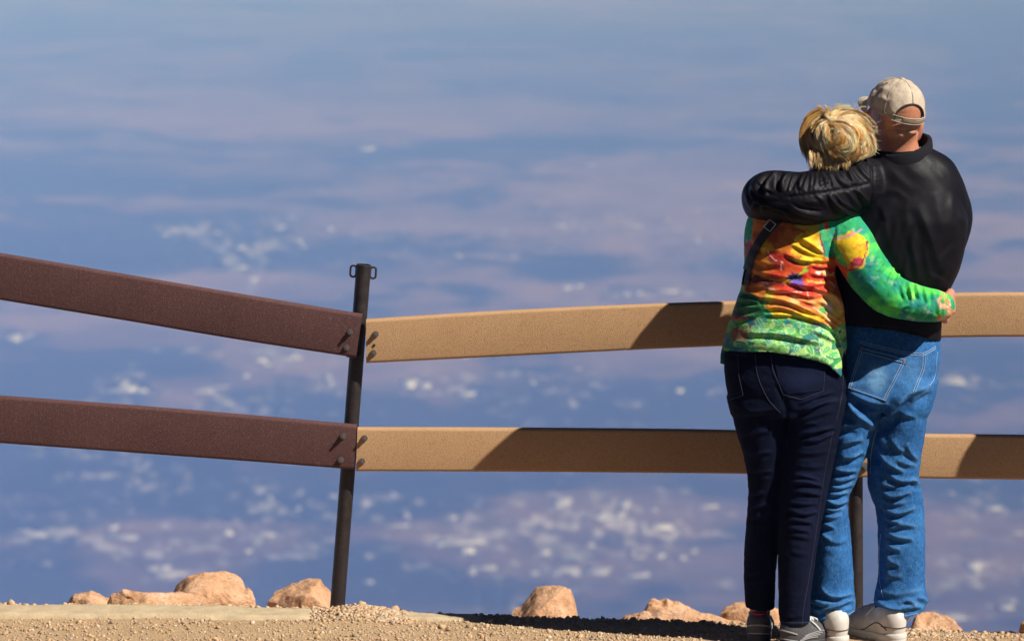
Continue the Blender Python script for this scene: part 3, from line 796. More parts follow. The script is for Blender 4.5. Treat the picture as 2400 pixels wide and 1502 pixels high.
mhair.set('Base_Color', mhair.attr('tone'))
mshoe_w = Mat('white_leather', Roughness=.5); wn = mshoe_w.noise(40, 4)
mshoe_w.set('Base_Color', mshoe_w.ramp(wn, [(.3, (.50,.46,.41)), (.7, (.62,.58,.53))])); mshoe_w.bump(mshoe_w.noise(300, 3), .2, .001)
msole_w = Mat('pale_rubber', Base_Color=(.55,.52,.47), Roughness=.6).m
mshoe_g = Mat('grey_mesh_fabric', Roughness=.7); gn = mshoe_g.noise(500, 2)
mshoe_g.set('Base_Color', mshoe_g.ramp(gn, [(.4, (.035,.033,.036)), (.6, (.085,.08,.085))])); mshoe_g.bump(gn, .4, .001)
mshoe_s = Mat('silver_trim', Base_Color=(.35,.35,.36), Roughness=.35, Metallic=.3).m
mteal = Mat('teal_trim', Base_Color=(.0,.32,.30), Roughness=.6).m
mpink = Mat('pink_lining', Base_Color=(.62,.02,.06), Roughness=.7).m
mlace = Mat('white_lace', Base_Color=(.62,.62,.6), Roughness=.8).m
mstrap = Mat('black_webbing', Base_Color=(.008,.008,.009), Roughness=.7).m
msilver = Mat('silver_buckle', Base_Color=(.62,.58,.5), Roughness=.28, Metallic=.95).m
# ================================================================ shared anatomy
def head_parts(f, M, k=.016, nose=1.0, ears=1.0, s=1.0, ez=0.0, ex=0.0, w=1.0):
    rot = M.to_3x3()
    def T(p): return tuple(M @ (Vector(p) * s))
    def ball(c, r, kk=k, sub=False, rr=None): f.ball(T(c), tuple(q * s for q in r), kk, rr or rot, sub)
    ball((0, -.016, .034), (.076, .097, .084), .01)
    ball((0, -.045, -.01), (.066*w, .062, .06), .02)
    ball((0, .028, -.028), (.064*w, .070, .088), .02)
    ball((0, .058, -.088), (.036, .034, .026), .025)
    for x in (-1, 1):
        ball((x*.040, .05, -.072), (.024, .04, .03), .022)
        ball((x*.034, .068, -.016), (.026, .022, .022), .014)
        f.cone(T((x*.014, .090, .030)), T((x*.048, .078, .028)), .0085*s, .006*s, .010)
        ball((x*.031, .100, .012), (.019, .017, .012), .008, True)
        ball((x*.031, .0795, .010), (.0128, .0128, .0128), .003)
        f.cone(T((x*.019, .0905, .0185)), T((x*.044, .083, .0165)), .0038*s, .003*s, .004)
        f.cone(T((x*.019, .0905, .003)), T((x*.043, .083, .003)), .003*s, .0026*s, .004)
        ball((x*.011, .104, -.028), (.008, .009, .007), .006)
        if ears:
            er = rot @ Matrix.Rotation(x*R(-24), 3, 'Z') @ Matrix.Rotation(R(12), 3, 'X')
            g_ = ears; ball((x*(.080 + ex + .012*(g_-1)*4), -.004, .004 + ez), (.0085*g_, .019*g_, .030*g_), .006, False, er)
            ball((x*(.081 + ex + .012*(g_-1)*4), .004, -.020*g_ + ez), (.007, .009, .012), .006, False, er)
            ball((x*(.087 + ex + .012*(g_-1)*3.6), .002, .006 + ez), (.006, .010, .017), .005, True, er)
    f.cone(T((0, .094, .018)), T((0, .114, -.022)), .007*s, .0115*s*nose, .012)
    f.cone(T((-.021, .088, -.0575)), T((.021, .088, -.0575)), .0062*s, .0062*s, .006)
    f.cone(T((0, .095, -.056)), T((0, .0955, -.057)), .0068*s, .0068*s, .008)
    f.cone(T((-.018, .089, -.068)), T((.018, .089, -.068)), .0068*s, .0068*s, .007)
    f.cone(T((-.024, .099, -.0625)), T((.024, .099, -.0625)), .0022*s, .0022*s, .003, True)
def hand(f, w, fwd, back, curl=(.5, .6, .5), thumb=1, s=1.0, spread=.06, tcurl=.4):
    """wrist point, finger direction, back-of-hand direction; thumb=+1 to the side back x fwd"""
    w = Vector(w); y = Vector(fwd).normalized(); z = Vector(back); z = (z - y*z.dot(y)).normalized(); x = y.cross(z) * thumb
    L = lambda a, b, c: w + (x*a + y*b + z*c) * s
    kn = [(.030, .088), (.010, .093), (-.011, .090), (-.030, .082)]
    ln = [(.040, .025, .020), (.044, .029, .021), (.041, .027, .021), (.032, .020, .018)]
    for i, (kx, ky) in enumerate(kn):
        f.cone(L(kx*.55, .0, 0), L(kx, ky, .002), .0175*s, .0125*s, .014, sc=(1, 1, 1))
        a = 0; p = Vector((kx, ky, .002)); d0 = -kx * spread * 20
        r0 = (.0090, .0093, .0090, .0080)[i]
        for j in range(3):
            a += curl[j] * (1 + .09 * (i - 1.5)) * (1.0 if j else .9)
            q = p + Vector((kx * spread * 3.0 * math.cos(a) * (ln[i][j]/.04), math.cos(a) * ln[i][j], -math.sin(a) * ln[i][j]))
            f.cone(L(*p), L(*q), (r0 - j*.0008)*s, (r0 - (j+1)*.0008)*s, .004 if j else .006)
            p = q
    p0 = Vector((.020, .020, -.006)); p1 = Vector((.047, .048, -.016)); p2 = p1 + Vector((.014 - .02*tcurl, .030, -.012*tcurl*2)); p3 = p2 + Vector((.004 - .03*tcurl, .026, -.014*tcurl*2))
    f.cone(L(*p0), L(*p1), .0165*s, .0125*s, .014); f.cone(L(*p1), L(*p2), .0115*s, .0100*s, .005); f.cone(L(*p2), L(*p3), .0100*s, .0080*s, .004)
def PT(u, v, y): return np.array(P(u, v, y))
def bool_hem(pts, y=0.0):
    """height of a hem line traced in the photograph, as z(x)"""
    q = [P(u, v, y) for u, v in pts]; return np.array([a.x for a in q]), np.array([a.z for a in q])
FOOT_Z = .0
def shoe(parent, name, heel, yaw, L, mats, style, label=None):
    """one shoe: upper > sole, collar lining, laces. heel = ground point under the heel's back, yaw from +Y"""
    M = Matrix.Translation(Vector(heel)) @ Matrix.Rotation(yaw, 4, 'Z')
    k = L / .29
    f = Field((-.075, -.02, -.01), (.075, .33, .16), .0034)
    b = lambda c, r, kk=.03, sub=False: f.ball(tuple(q*k for q in c), tuple(q*k for q in r), kk, None, sub)
    b((0, .045, .052), (.037, .047, .056), .0); b((0, .040, .088), (.034, .036, .030), .03)
    b((0, .11, .055), (.040, .075, .052)); b((0, .17, .045), (.045, .075, .040)); b((.0, .225, .034), (.046, .060, .032))
    b((0, .075, .100), (.029, .040, .024), .02)
    f.cut(lambda x, y, z: .016 - z + 0*x + 0*y)
    f.ball((0, .060*k, .128*k), (.026*k, .042*k, .030*k), .006, None, True)
    V, F = f.mesh(2)
    up = mesh_np(name, V, F, mats[0], parent); up.matrix_local = (Matrix.Translation(-parent.location) @ M)
    if label: up['label'] = label
    f = Field((-.08, -.03, -.02), (.08, .34, .08), .0032)
    b = lambda c, r, kk=.03: f.ball(tuple(q*k for q in c), tuple(q*k for q in r), kk)
    b((0, .045, .022), (.041, .052, .05), 0); b((0, .11, .02), (.040, .075, .05)); b((0, .17, .02), (.047, .075, .05)); b((0, .23, .02), (.049, .063, .05))
    for z, d in ((.020, .0022), (.012, .0018)) if style == 'white' else ((.018, .002),):
        pass
    f.cut(lambda x, y, z: np.maximum(z - (.031 + .10 * np.clip(.06 - y, 0, 1)**1.0 * 1.2 - .012*np.clip((y-.1)/.2, 0, 1)), -z + .0))
    V, F = f.mesh(2)
    N = normals(V, F)
    g = np.exp(-((V[:, 2] - .019)/.0016)**2) + np.exp(-((V[:, 2] - .010)/.0016)**2)
    V = V - N * (g * .0022)[:, None] * (np.abs(N[:, 2]) < .6)[:, None]
    mesh_np('sole', V, F, mats[1], up)
    bv = BVHTree.FromPolygons([tuple(v.co) for v in up.data.vertices], [tuple(p.vertices) for p in up.data.polygons])
    def proj(x, y, z, lift=.0012):
        h = bv.find_nearest(Vector((x, y, z)) * k)
        return h[0] + h[1] * lift
    mb = MB()
    if style == 'white':
        for s in (-1, 1):
            mb.tube([proj(s*.05, .02 + .012*i, .044 + .020*math.sin(i*.42)) for i in range(12)], .0016, 6)
        mb.tube([proj(.05*math.sin(q), .0 + .05 - .06*math.cos(q), .055) for q in np.linspace(-1.5, 1.5, 16)], .0016, 6)
        mb.build('seam', mats[2], up)
    else:
        for s in (-1, 1):
            for j in range(4):
                mb.tube([proj(s*.06, .03 + .012*i + j*.012, .028 + .0085*j + .004*i*(1 - i/16)) for i in range(9)], .0018, 6)
        mb.tube([proj(.05*math.sin(q), .05 - .065*math.cos(q), .058 + .022*math.cos(q)) for q in np.linspace(-1.25, 1.25, 18)], .0024, 6)
        mb.tube([proj(.05*math.sin(q), .05 - .065*math.cos(q), .034 + .012*math.cos(q)) for q in np.linspace(-1.3, 1.3, 18)], .002, 6)
        mb.build('trim', mshoe_s, up)
        mb = MB(); mb.tube([Vector((.026*k*math.sin(q), (.060 - .042*math.cos(q))*k, .112*k)) for q in np.linspace(-2.6, 2.6, 24)], .0058, 8); mb.build('collar_lining', mpink, up)
        mb = MB(); mb.tube([Vector((.033*k*math.sin(q), (.064 - .046*math.cos(q))*k, (.108 - .003*math.cos(q))*k)) for q in np.linspace(.7, 3.0, 14)], .0055, 8); mb.tube([Vector((-.033*k*math.sin(q), (.064 - .046*math.cos(q))*k, (.108 - .003*math.cos(q))*k)) for q in np.linspace(.7, 3.0, 14)], .0055, 8)
        mb.tube([proj(s_*.03, .10, .10 - .0*i) for i, s_ in enumerate((-1, 0, 1))], .006, 8); mb.build('collar_trim', mteal, up)
    mb = MB()
    for i in range(5):
        y = .105 + i*.022; z = .1
        mb.tube([proj(x, y + .004*math.cos(x*60), z, .003) for x in np.linspace(-.024, .024, 7)], .0028, 6)
        mb.tube([proj(-.024 + .048*t, y + .022*t, z, .004) for t in np.linspace(0, 1, 7)], .0026, 6)
    for s in (-1, 1):   # bow
        c = np.array(proj(0, .103, .1, .004))
        pts = [c + np.array([s*(.030*math.sin(q)*1.0 + .004), -.010*math.sin(q*.5) + .012*math.sin(2*q), .016*math.sin(q) + .004]) for q in np.linspace(0, math.pi, 14)]
        mb.tube(pts, .0026, 6)
        mb.tube([c, c + np.array([s*.02, .010, .0]), c + np.array([s*.034, .03, -.022]), c + np.array([s*.04, .045, -.04])], .0026, 6)
    mb.build('lace', mlace, up)
    return up

# ================================================================ the man
man = empty('person', (P(2085, 1500, 0).x, 0.0, 0.0))
tag(man, 'man in khaki cap, black jacket and blue jeans with one arm round the woman', 'person', 'couple at the railing')
MH = Matrix.Translation(P(2094, 272, .0)) @ Matrix.Rotation(R(7), 4, 'Y') @ Matrix.Rotation(R(24), 4, 'Z') @ Matrix.Rotation(R(7), 4, 'X')
# --- body under the clothes (one mesh)
f = Field((.62, -.28, -.01), (1.50, .66, 1.80), .0046)
head_parts(f, MH, nose=1.1, ears=1.3, s=.985, ez=-.040, ex=.009, w=.91)
f.cone(PT(2100, 300, -.004), PT(2112, 372, .005), .054, .064, .03)
f.loft(rows_px([(372,2070,2180,.02,.06),(400,2010,2215,.02,.09),(480,1990,2235,.015,.10),(600,1985,2235,.01,.105),(700,1992,2196,.02,.10),(860,1996,2186,.015,.105),(950,1985,2165,.005,.10)]), .03)
f.chain([PT(2030,430,.0), PT(1950,450,-.115), PT(1800,462,-.125), PT(1795,478,.0), PT(1815,498,.115)], [.058,.056,.050,.042,.030], .02)
f.chain([PT(2200,425,.02), PT(2215,520,.075), PT(2190,640,.18), PT(2168,700,.31)], [.055,.050,.042,.030], .02)
hand(f, PT(1815,499,.112), (.80, .25, -.45), (-.25, .9, .30), (.25,.35,.3), 1)
hand(f, PT(2168,700,.31), (-.18, 1, -.02), (0, .1, 1), (.35,.8,.7), -1)
f.chain([PT(2128,930,.01), PT(2092,1110,.02), PT(2110,1250,.025), PT(2106,1440,.005)], [.062,.044,.046,.034], .03)
f.chain([PT(2008,930,.0), PT(1964,1120,.0), PT(1948,1250,.0), PT(1952,1440,-.01)], [.058,.038,.036,.032], .03)
for u, yw in ((2106, R(32)), (1955, R(20))):
    a = PT(u, 1440, 0); b = a + np.array([-math.sin(yw)*.13, math.cos(yw)*.13, 0]); a[2] = .09; b[2] = .045
    f.chain([a, (a+b)/2 - np.array([0,0,.01]), b], [.028,.024,.016], .015)
V, F = f.mesh(3)
V = strokes(V, F, [([(2078,308),(2098,304),(2121,311)], 3.6, -6.5, 'pinch'), ([(2121,311),(2132,305),(2148,303)], 3.6, -6, 'pinch'),
    ([(2126,296),(2123,306),(2120,320)], 3.5, -5, 'ridge'), ([(2086,300),(2102,297),(2118,301)], 3.5, 3.4, 'ridge'), ([(2085,320),(2105,317),(2118,321)], 6, 6.0, 'ridge'),
    ([(2130,313),(2140,310),(2148,311)], 4, 4.5, 'ridge'), ([(2098,262),(2120,266),(2150,262)], 2.2, -.9, 'groove'), ([(2100,255),(2122,257),(2148,255)], 2, -.6, 'groove'), ([(2080,292),(2100,291),(2120,295)], 2.5, -.8,'groove')])
q = uv(V); hairline = sstep(0, 1, (V[:, 2] - P(2100, 292, 0).z) / .03) * sstep(-.2, .2, 0*q[:, 0] + 1)
tone = np.tile(np.array([.50, .215, .12]), (len(V), 1)) * (1 + .12 * fbm(V, 30, 3, 4))[:, None]
loc = (np.array(MH.inverted().to_3x3()) @ (V - np.array(MH.translation)).T).T
fringe = sstep(-.055, -.03, loc[:, 2]) * sstep(.0, -.02, loc[:, 2]) * sstep(.02, -.02, loc[:, 1]) * (V[:, 2] > 1.4)
strand = (vnoise(V, 480, 3) > .05) * .55
tone = tone * (1 - (fringe * strand * .5)[:, None]) + np.array([.32, .29, .27]) * (fringe * strand * .5)[:, None]
for x in (-1, 1):     # eyes and lips
    e = np.linalg.norm(loc - np.array([x*.031, .0795, .010]), axis=1)
    w = (e < .0134) & (loc[:, 1] > .085); tone[w] = (.75, .73, .70)
    w = (np.hypot(loc[:, 0] - x*.031, loc[:, 2] - .010) < .0058) & (loc[:, 1] > .085) & (e < .016); tone[w] = (.10, .13, .16)
    w = (np.abs(loc[:, 2] - .033 - 0*x) < .005) & (np.abs(np.abs(loc[:, 0]) - .032) < .018) & (loc[:, 1] > .07); tone[w] = (.30, .24, .20)
w = (np.abs(loc[:, 2] + .0625) < .010) & (np.abs(loc[:, 0]) < .026) & (loc[:, 1] > .084); tone[w] = (.42, .14, .11)
mesh_np('body', V, F, mskin.m, man, True, {'tone': np.clip(tone, 0, 1)})

# --- jacket
f = Field((.70, -.30, .86), (1.52, .50, 1.60), .0046)
f.loft(rows_px([(350,2066,2182,.015,.075),(368,2042,2202,.02,.095),(385,2016,2214,.02,.110),(402,1998,2226,.02,.120),(440,1980,2244,.02,.132),(475,1972,2257,.015,.140),(512,1968,2267,.01,.145),(555,1940,2264,.01,.146),(600,1935,2256,.01,.142),(640,1935,2244,.012,.136),(670,1938,2229,.016,.129),(700,1942,2215,.018,.125),(740,1946,2208,.018,.124),(770,1950,2206,.018,.124),(815,1952,2204,.018,.124)]), .0, 2.4)
f.chain([PT(2035,424,.0), PT(2005,436,-.06), PT(1945,455,-.125), PT(1884,466,-.158), PT(1815,459,-.140), PT(1793,465,-.085), PT(1793,482,.01), PT(1815,498,.10)], [.085,.088,.085,.079,.074,.070,.058,.045], .012, .035)
f.chain([PT(2190,410,.02), PT(2212,470,.03), PT(2222,518,.075), PT(2206,590,.13), PT(2188,642,.19), PT(2168,698,.30)], [.07,.074,.072,.062,.055,.042], .015, .04)
hx, hz_ = bool_hem([(1960,764),(2040,769),(2100,776),(2150,788),(2203,806),(2240,812)], -.1)
f.cut(lambda x, y, z: np.interp(x.ravel(), hx, hz_)[:, None, None] - z + 0*y)
f.cone(PT(2116, 318, .0), PT(2118, 352, .01), .064, .062, .006, True)
V, F = f.mesh(3)
JS = [([(1835,463),(1880,459),(1915,454),(1975,444),(2020,435),(2042,428)], 2.6, -5, 'groove'),
 ([(2026,372),(2038,385),(2043,402),(2045,426),(2045,456),(2039,480),(2026,500)], 3.2, -7, 'groove'), ([(2020,374),(2032,388),(2036,404),(2038,426),(2037,454),(2032,476)], 5, 4, 'bulge'),
 ([(1884,405),(1874,432),(1878,449)], 3.6, 8), ([(1897,404),(1886,430),(1880,449)], 3.2, 7), ([(1903,404),(1901,425),(1900,447)], 3.2, 6), ([(1871,407),(1860,428),(1853,448)], 5, -8, 'ridge'),
 ([(1854,400),(1836,426),(1832,450)], 5.5, 14), ([(1842,398),(1831,422),(1827,442)], 4, 10), ([(1768,412),(1762,440),(1768,470)], 6, 8), ([(1790,400),(1774,424),(1770,450)], 6, 8), ([(1826,400),(1803,420),(1795,438),(1797,464)], 5, 15), ([(1813,412),(1790,430),(1783,455)], 7, -6, 'ridge'),
 ([(1846,477),(1876,498),(1915,506),(1958,512)], 6, 10), ([(1948,452),(1946,464),(1960,482),(1982,496),(2010,507)], 5, 10), ([(1838,494),(1850,508),(1866,520)], 4, 6),
 ([(1954,405),(1974,428),(1999,437)], 5, 7), ([(1984,390),(1994,414),(2007,434)], 5, 8), ([(2004,378),(2020,402),(2040,425)], 5, 8), ([(1915,436),(1930,428),(1948,422)], 5, 4),
 ([(2002,441),(2020,460),(2037,482)], 5, 7), ([(1985,446),(1998,466),(2014,488)], 5, 5), ([(1912,458),(1922,466),(1933,474)], 4, 4), ([(1748,456),(1754,474),(1763,494)], 5, 5), ([(1770,462),(1768,478),(1763,494)], 4, 5), ([(1786,470),(1786,484),(1790,498)], 5, 4),
 ([(2010,374),(2028,371),(2038,388)], 4, 5), ([(1925,404),(1934,420),(1938,440)], 4.5, 5), ([(1938,400),(1950,420),(1957,440)], 4, 5), ([(1864,470),(1900,474),(1940,470)], 7, 4), ([(1880,485),(1920,492),(1950,490)], 6, -4,'ridge'),
 ([(2064,368),(2088,398),(2120,430),(2153,448)], 12, 5), ([(2100,362),(2130,392),(2170,420)], 12, 4), ([(2180,356),(2224,402),(2254,448),(2270,505)], 8, 5), ([(2160,356),(2200,400),(2235,450)], 9, 4),
 ([(2048,470),(2072,452),(2100,448),(2134,472)], 9, 6), ([(2050,484),(2066,488),(2078,520)], 8, 6), ([(2071,496),(2082,560),(2096,612)], 11, 10), ([(2106,510),(2098,550),(2092,590)], 9, 7), ([(2120,470),(2126,520),(2120,560)], 12, 5),
 ([(2150,482),(2178,548),(2198,607),(2218,650)], 12, 12), ([(2152,536),(2137,568),(2144,608),(2154,664)], 8, 10), ([(2130,596),(2122,630),(2118,668)], 7, 8), ([(2104,590),(2112,630),(2136,662)], 8, 7), ([(2165,560),(2172,610),(2184,660)], 8, 8),
 ([(2248,494),(2258,516),(2268,540)], 7, 7), ([(2246,570),(2222,592),(2204,620)], 7, 7), ([(2224,668),(2200,654),(2176,644)], 6, 6), ([(2236,610),(2214,634),(2190,690)], 7, 7), ([(2066,520),(2050,560),(2040,620)], 10, 8),
 ([(1990,764),(2040,765),(2100,770),(2150,780),(2203,796)], 3, -3, 'groove'), ([(2240,440),(2230,480),(2236,520)], 9, 5), ([(2190,450),(2200,500),(2218,550)], 12, 5)]
JS += [([(2046, y), (2053, y + 1), (2058 + (y*7) % 13, y - 2 + (y % 5))], 2.6, .7 + (y*5 % 11) * .13, 'ridge') for y in (391, 402, 410, 421, 432, 440, 453, 461, 472)]
JS += [([(a, 463 - (a-1835)*.155 - 2), (a + 2, 463 - (a-1835)*.155 - 11)], 2.4, 2.6, 'ridge') for a in range(1842, 2036, 11)] + [([(a, 463 - (a-1835)*.155 + 2), (a - 2, 463 - (a-1835)*.155 + 10)], 2.4, 2.2, 'ridge') for a in range(1848, 2036, 13)]
JS += [([(1764,436),(1776,452),(1796,462),(1822,466)], 3.2, 9), ([(1756,446),(1766,466),(1784,478),(1808,482)], 3.2, 8), ([(1800,470),(1822,480),(1850,484)], 3.2, 7), ([(1778,425),(1790,440),(1812,450)], 3, 7), ([(1812,488),(1830,492),(1850,500)], 3, 6),
 ([(1862,406),(1853,430),(1846,452)], 2.6, 7), ([(1912,402),(1912,424),(1905,446)], 2.6, 6), ([(1926,402),(1922,420),(1926,442)], 2.4, 5), ([(1965,396),(1982,420),(2003,434)], 2.6, 6), ([(1994,384),(2010,408),(2030,428)], 2.6, 7), ([(1856,472),(1890,486),(1930,492)], 3, 6), ([(1958,456),(1972,474),(1994,486),(2014,492)], 2.8, 7), ([(2010,446),(2022,462),(2034,472)], 2.4, 5)]
JS = [(a[0], a[1], a[2] * (.38 if min(p[0] for p in a[0]) > 2046 and a[1] > 4 else 1.0)) + tuple(a[3:]) for a in JS]
V = strokes(V, F, JS)
V = V + normals(V, F) * (fbm(V * np.array([1, 1, .6]), 14, 3, 6) * .003)[:, None]
V = relax(V, F, 1)
jacket = mesh_np('jacket', V, F, mjack.m, man)
bj = bvh_of(V, F)
mb = MB()
stitch(mb, bj, [(2038,384),(2043,402),(2045,426),(2045,456),(2039,480),(2027,499)], .0009, .0)
stitch(mb, bj, [(1835,463),(1880,459),(1915,454),(1975,444),(2020,435),(2042,428)], .0008, .0)
mb.build('seam', mknit.m, jacket)
# ribbed collar standing round the neck
mb = MB(); secs = []; pts = []
cc_ = P(2118, 346, .005)
for i in range(64):
    q = 2*math.pi*i/64; rx, ry = .078, .078
    c = cc_ + Vector((rx*math.cos(q), ry*math.sin(q), .25*rx*math.cos(q) + .022*math.sin(q) + .0012*math.sin(q*90)))
    o = Vector((math.cos(q), math.sin(q), 0)); h = Vector((0, 0, 1)); fl = .006
    prof = [(.000,-.030),(.006,-.034),(.0135,-.030),(.014,-.012),(.0125,.004),(.010,.0105),(.004,.0125),(-.002,.0105),(-.003,.0),(-.001,-.015)]
    secs.append([c + o*a + h*b for a, b in prof]); pts.append(c)
secs.append(secs[0]); pts.append(pts[0]); mb.sweep(pts, secs, True, False)
mb.build('collar', mknit.m, jacket)

# --- jeans
f = Field((.88, -.22, .02), (1.36, .20, 1.06), .0040)
f.loft(rows_px([(745,1966,2200,.018,.100),(800,1962,2204,.018,.112),(840,1960,2204,.012,.122),(880,1958,2196,.006,.128),(920,1968,2187,.0,.128),(952,1970,2178,.0,.112)]), .0, 2.25)
f.loft(rows_px([(890,2080,2194,.008,.112),(940,2070,2183,.006,.116),(970,2060,2174,.008,.114),(1020,2044,2167,.012,.110),(1060,2036,2160,.016,.102),(1100,2033,2154,.02,.096),(1122,2033,2151,.02,.092),(1142,2034,2160,.022,.086),(1168,2044,2163,.024,.083),(1200,2055,2166,.026,.081),(1250,2058,2168,.026,.080),(1320,2059,2168,.024,.078),(1362,2058,2167,.02,.078),(1392,2050,2171,.012,.080),(1412,2047,2173,.01,.080),(1428,2051,2166,.008,.078),(1456,2056,2158,.006,.074)]), .03, 2.2)
f.loft(rows_px([(890,1955,2074,.0,.112),(950,1945,2066,-.002,.114),(1000,1938,2050,-.002,.110),(1050,1930,2035,-.002,.102),(1090,1925,2019,-.002,.095),(1130,1920,2004,-.004,.090),(1155,1916,1991,-.004,.086),(1180,1910,1985,-.004,.084),(1220,1905,1990,-.002,.083),(1280,1902,1996,-.002,.081),(1340,1900,2000,-.006,.080),(1390,1896,2002,-.012,.083),(1412,1893,2006,-.016,.085),(1440,1898,2004,-.018,.082),(1485,1906,1990,-.02,.076)]), .03, 2.2)
h1 = bool_hem([(1880,1492),(1925,1480),(1960,1462),(2003,1438),(2020,1436)], -.09)
h2 = bool_hem([(2030,1432),(2060,1446),(2095,1454),(2130,1446),(2180,1432)], -.06)
def hem_m(x, y, z):
    xr = x.ravel(); hz0 = np.where(xr < P(2026,1440,0).x, np.interp(xr, *h1), np.interp(xr, *h2))
    return hz0[:, None, None] - z + 0*y
f.cut(hem_m)
V, F = f.mesh(3)
DS = [([(2040,1006),(2060,990),(2086,966),(2124,926),(2180,904)], 11, 15), ([(2137,945),(2160,926),(2176,914)], 6, 6), ([(1984,914),(2022,934),(2060,944),(2082,944)], 9, 11),
 ([(1982,928),(2004,966),(2024,982),(2050,1004)], 8, 12, 'ridge'), ([(2000,940),(2024,958),(2048,985)], 9, -9, 'ridge'), ([(1975,975),(1990,985),(2004,990)], 9, -9, 'ridge'), ([(1965,999),(1990,995),(2014,994)], 5, 6),
 ([(1972,1044),(1996,1034),(2022,1030)], 6, 6), ([(1972,1073),(1996,1070),(2022,1058)], 6, 9), ([(1955,1100),(1980,1103),(2006,1102)], 5, 9), ([(1960,1018),(1985,1014),(2010,1016)], 6, -5,'ridge'),
 ([(1950,1122),(1972,1126),(2004,1116)], 5, 7), ([(1944,1140),(1970,1142),(1998,1134)], 5, 6),
 ([(2108,976),(2128,972),(2150,980)], 7, 4), ([(2089,1028),(2102,1046),(2124,1062)], 7, 6), ([(2060,1010),(2066,1030),(2078,1046)], 7, 4), ([(2126,1040),(2134,1060),(2154,1080)], 7, 6),
 ([(2052,1040),(2064,1062),(2082,1084),(2120,1106)], 9, 10), ([(2100,1076),(2122,1086),(2148,1090)], 6, 4), ([(2045,1020),(2046,1050),(2050,1090)], 9, -7, 'ridge'),
 ([(2082,1108),(2106,1124),(2146,1126)], 6, 9), ([(2062,1146),(2092,1162),(2132,1152)], 6, 9), ([(2139,1120),(2148,1130),(2156,1144)], 5, 7), ([(2060,1128),(2076,1136),(2100,1140)], 5, 5), ([(2066,1188),(2102,1202),(2145,1190)], 6, 8), ([(2070,1172),(2095,1180),(2120,1176)], 5, 5),
 ([(2078,1246),(2104,1258),(2140,1262)], 6, 8), ([(2080,1240),(2112,1229),(2146,1232)], 6, 6), ([(2074,1210),(2090,1220),(2112,1222)], 5, 6), ([(2082,1276),(2094,1284),(2110,1286)], 6, 6), ([(2084,1308),(2094,1318),(2108,1322)], 6, 5), ([(2082,1346),(2096,1350),(2114,1348)], 6, 4),
 ([(2080,1255),(2081,1300),(2080,1360)], 7, 5, 'ridge'), ([(2070,1250),(2068,1310),(2068,1380)], 6, -5, 'ridge'),
 ([(2046,1402),(2076,1420),(2104,1426),(2145,1414)], 6, 13), ([(2104,1416),(2124,1406),(2146,1412)], 5, 9), ([(2150,1398),(2166,1404),(2174,1414)], 6, 8), ([(2060,1384),(2100,1392),(2160,1380)], 8, 5), ([(2056,1434),(2084,1442),(2110,1438)], 4, 5), ([(2120,1432),(2140,1424),(2160,1420)], 5, 6),
 ([(1942,1158),(1962,1158),(1986,1152)], 4.5, 8), ([(1934,1170),(1960,1180),(1988,1172)], 5, 9), ([(1930,1190),(1950,1194),(1976,1190)], 5, 6), ([(1926,1208),(1948,1212),(1970,1206)], 5, 5), ([(1926,1226),(1940,1230),(1956,1236)], 4.5, 7), ([(1924,1248),(1934,1256),(1948,1265)], 4.5, 7), ([(1930,1262),(1960,1270),(1985,1262)], 6, 3),
 ([(1924,1376),(1940,1392),(1960,1398),(1998,1390)], 6, 10), ([(1908,1430),(1950,1424),(1985,1408),(2004,1408)], 6, 12), ([(1900,1404),(1930,1414),(1960,1408)], 6, 8), ([(1915,1452),(1950,1446),(1990,1424)], 4, 6)]
DS = [(a[0], a[1], a[2] * 1.3) + tuple(a[3:]) for a in DS]
V = strokes(V, F, DS)
N = normals(V, F); V = V + N * (fbm(V * np.array([1, 1, 1.6]), 26, 4, 9) * .0028)[:, None]
q = uv(V)
def seg_wear(q, pts, w, a): d, s, t = poly_dist(q, pts); return a * np.exp(-(d / w)**2)
wear = np.zeros(len(V))
wear += .55 * np.exp(-(((q[:,0]-2052)/26)**2 + ((q[:,1]-885)/34)**2)**2) * (N[:,1] < 0)
wear += .22 * np.exp(-(((q[:,0]-2125)/60)**2 + ((q[:,1]-870)/45)**2))
for st in DS: 
    if st[2] > 5: wear += seg_wear(q, curve2(st[0], 3), 5, .16)
wear += seg_wear(q, [(1925,1478),(1960,1460),(2003,1436)], 4, .3) + seg_wear(q, [(2060,1444),(2095,1452),(2150,1444)], 4, .2)
wear = np.clip(wear * (.7 + .6 * fbm(V, 60, 3, 2)), 0, .8)
jeans = mesh_np('jeans', V, F, mden_m, man, True, {'wear': wear})
bq = bvh_of(V, F)
pkq = ((2016,815),(2125,843),(2077,941),(1987,911))
mb = MB(); patch_on(mb, bq, pkq, 30, 30, .0032)
mb.v = mb.v
pw = np.array([p[:] for p in mb.v]); qq = uv(pw)
pocket = mb.build('pocket', mden_m, jeans)
wl = np.exp(-(((qq[:,0]-2056)/24)**2 + ((qq[:,1]-886)/30)**2)**2) * .75 + .15
wl = np.maximum(wl, 0) * (.75 + .5*fbm(pw, 80, 3, 3))
at = pocket.data.attributes.new('wear', 'FLOAT_COLOR', 'POINT'); c4 = np.ones((len(pw), 4), np.float32); c4[:, :3] = wl[:, None]; at.data.foreach_set('color', c4.ravel())
mb = MB(); patch_on(mb, bq, ((2014.5,813.5),(2127,842.5),(2122,853.5),(2011,825)), 30, 4, .0052)
mb.build('pocket_hem', mden_m, pocket)
for quad in (((2093,786),(2101,788),(2098,811),(2089,809)), ((2004,768),(2012,769),(2008,797),(1999,795))):
    mb = MB(); patch_on(mb, bq, quad, 4, 10, .006); mb.build('belt_loop', mden_m, jeans)
mb = MB()
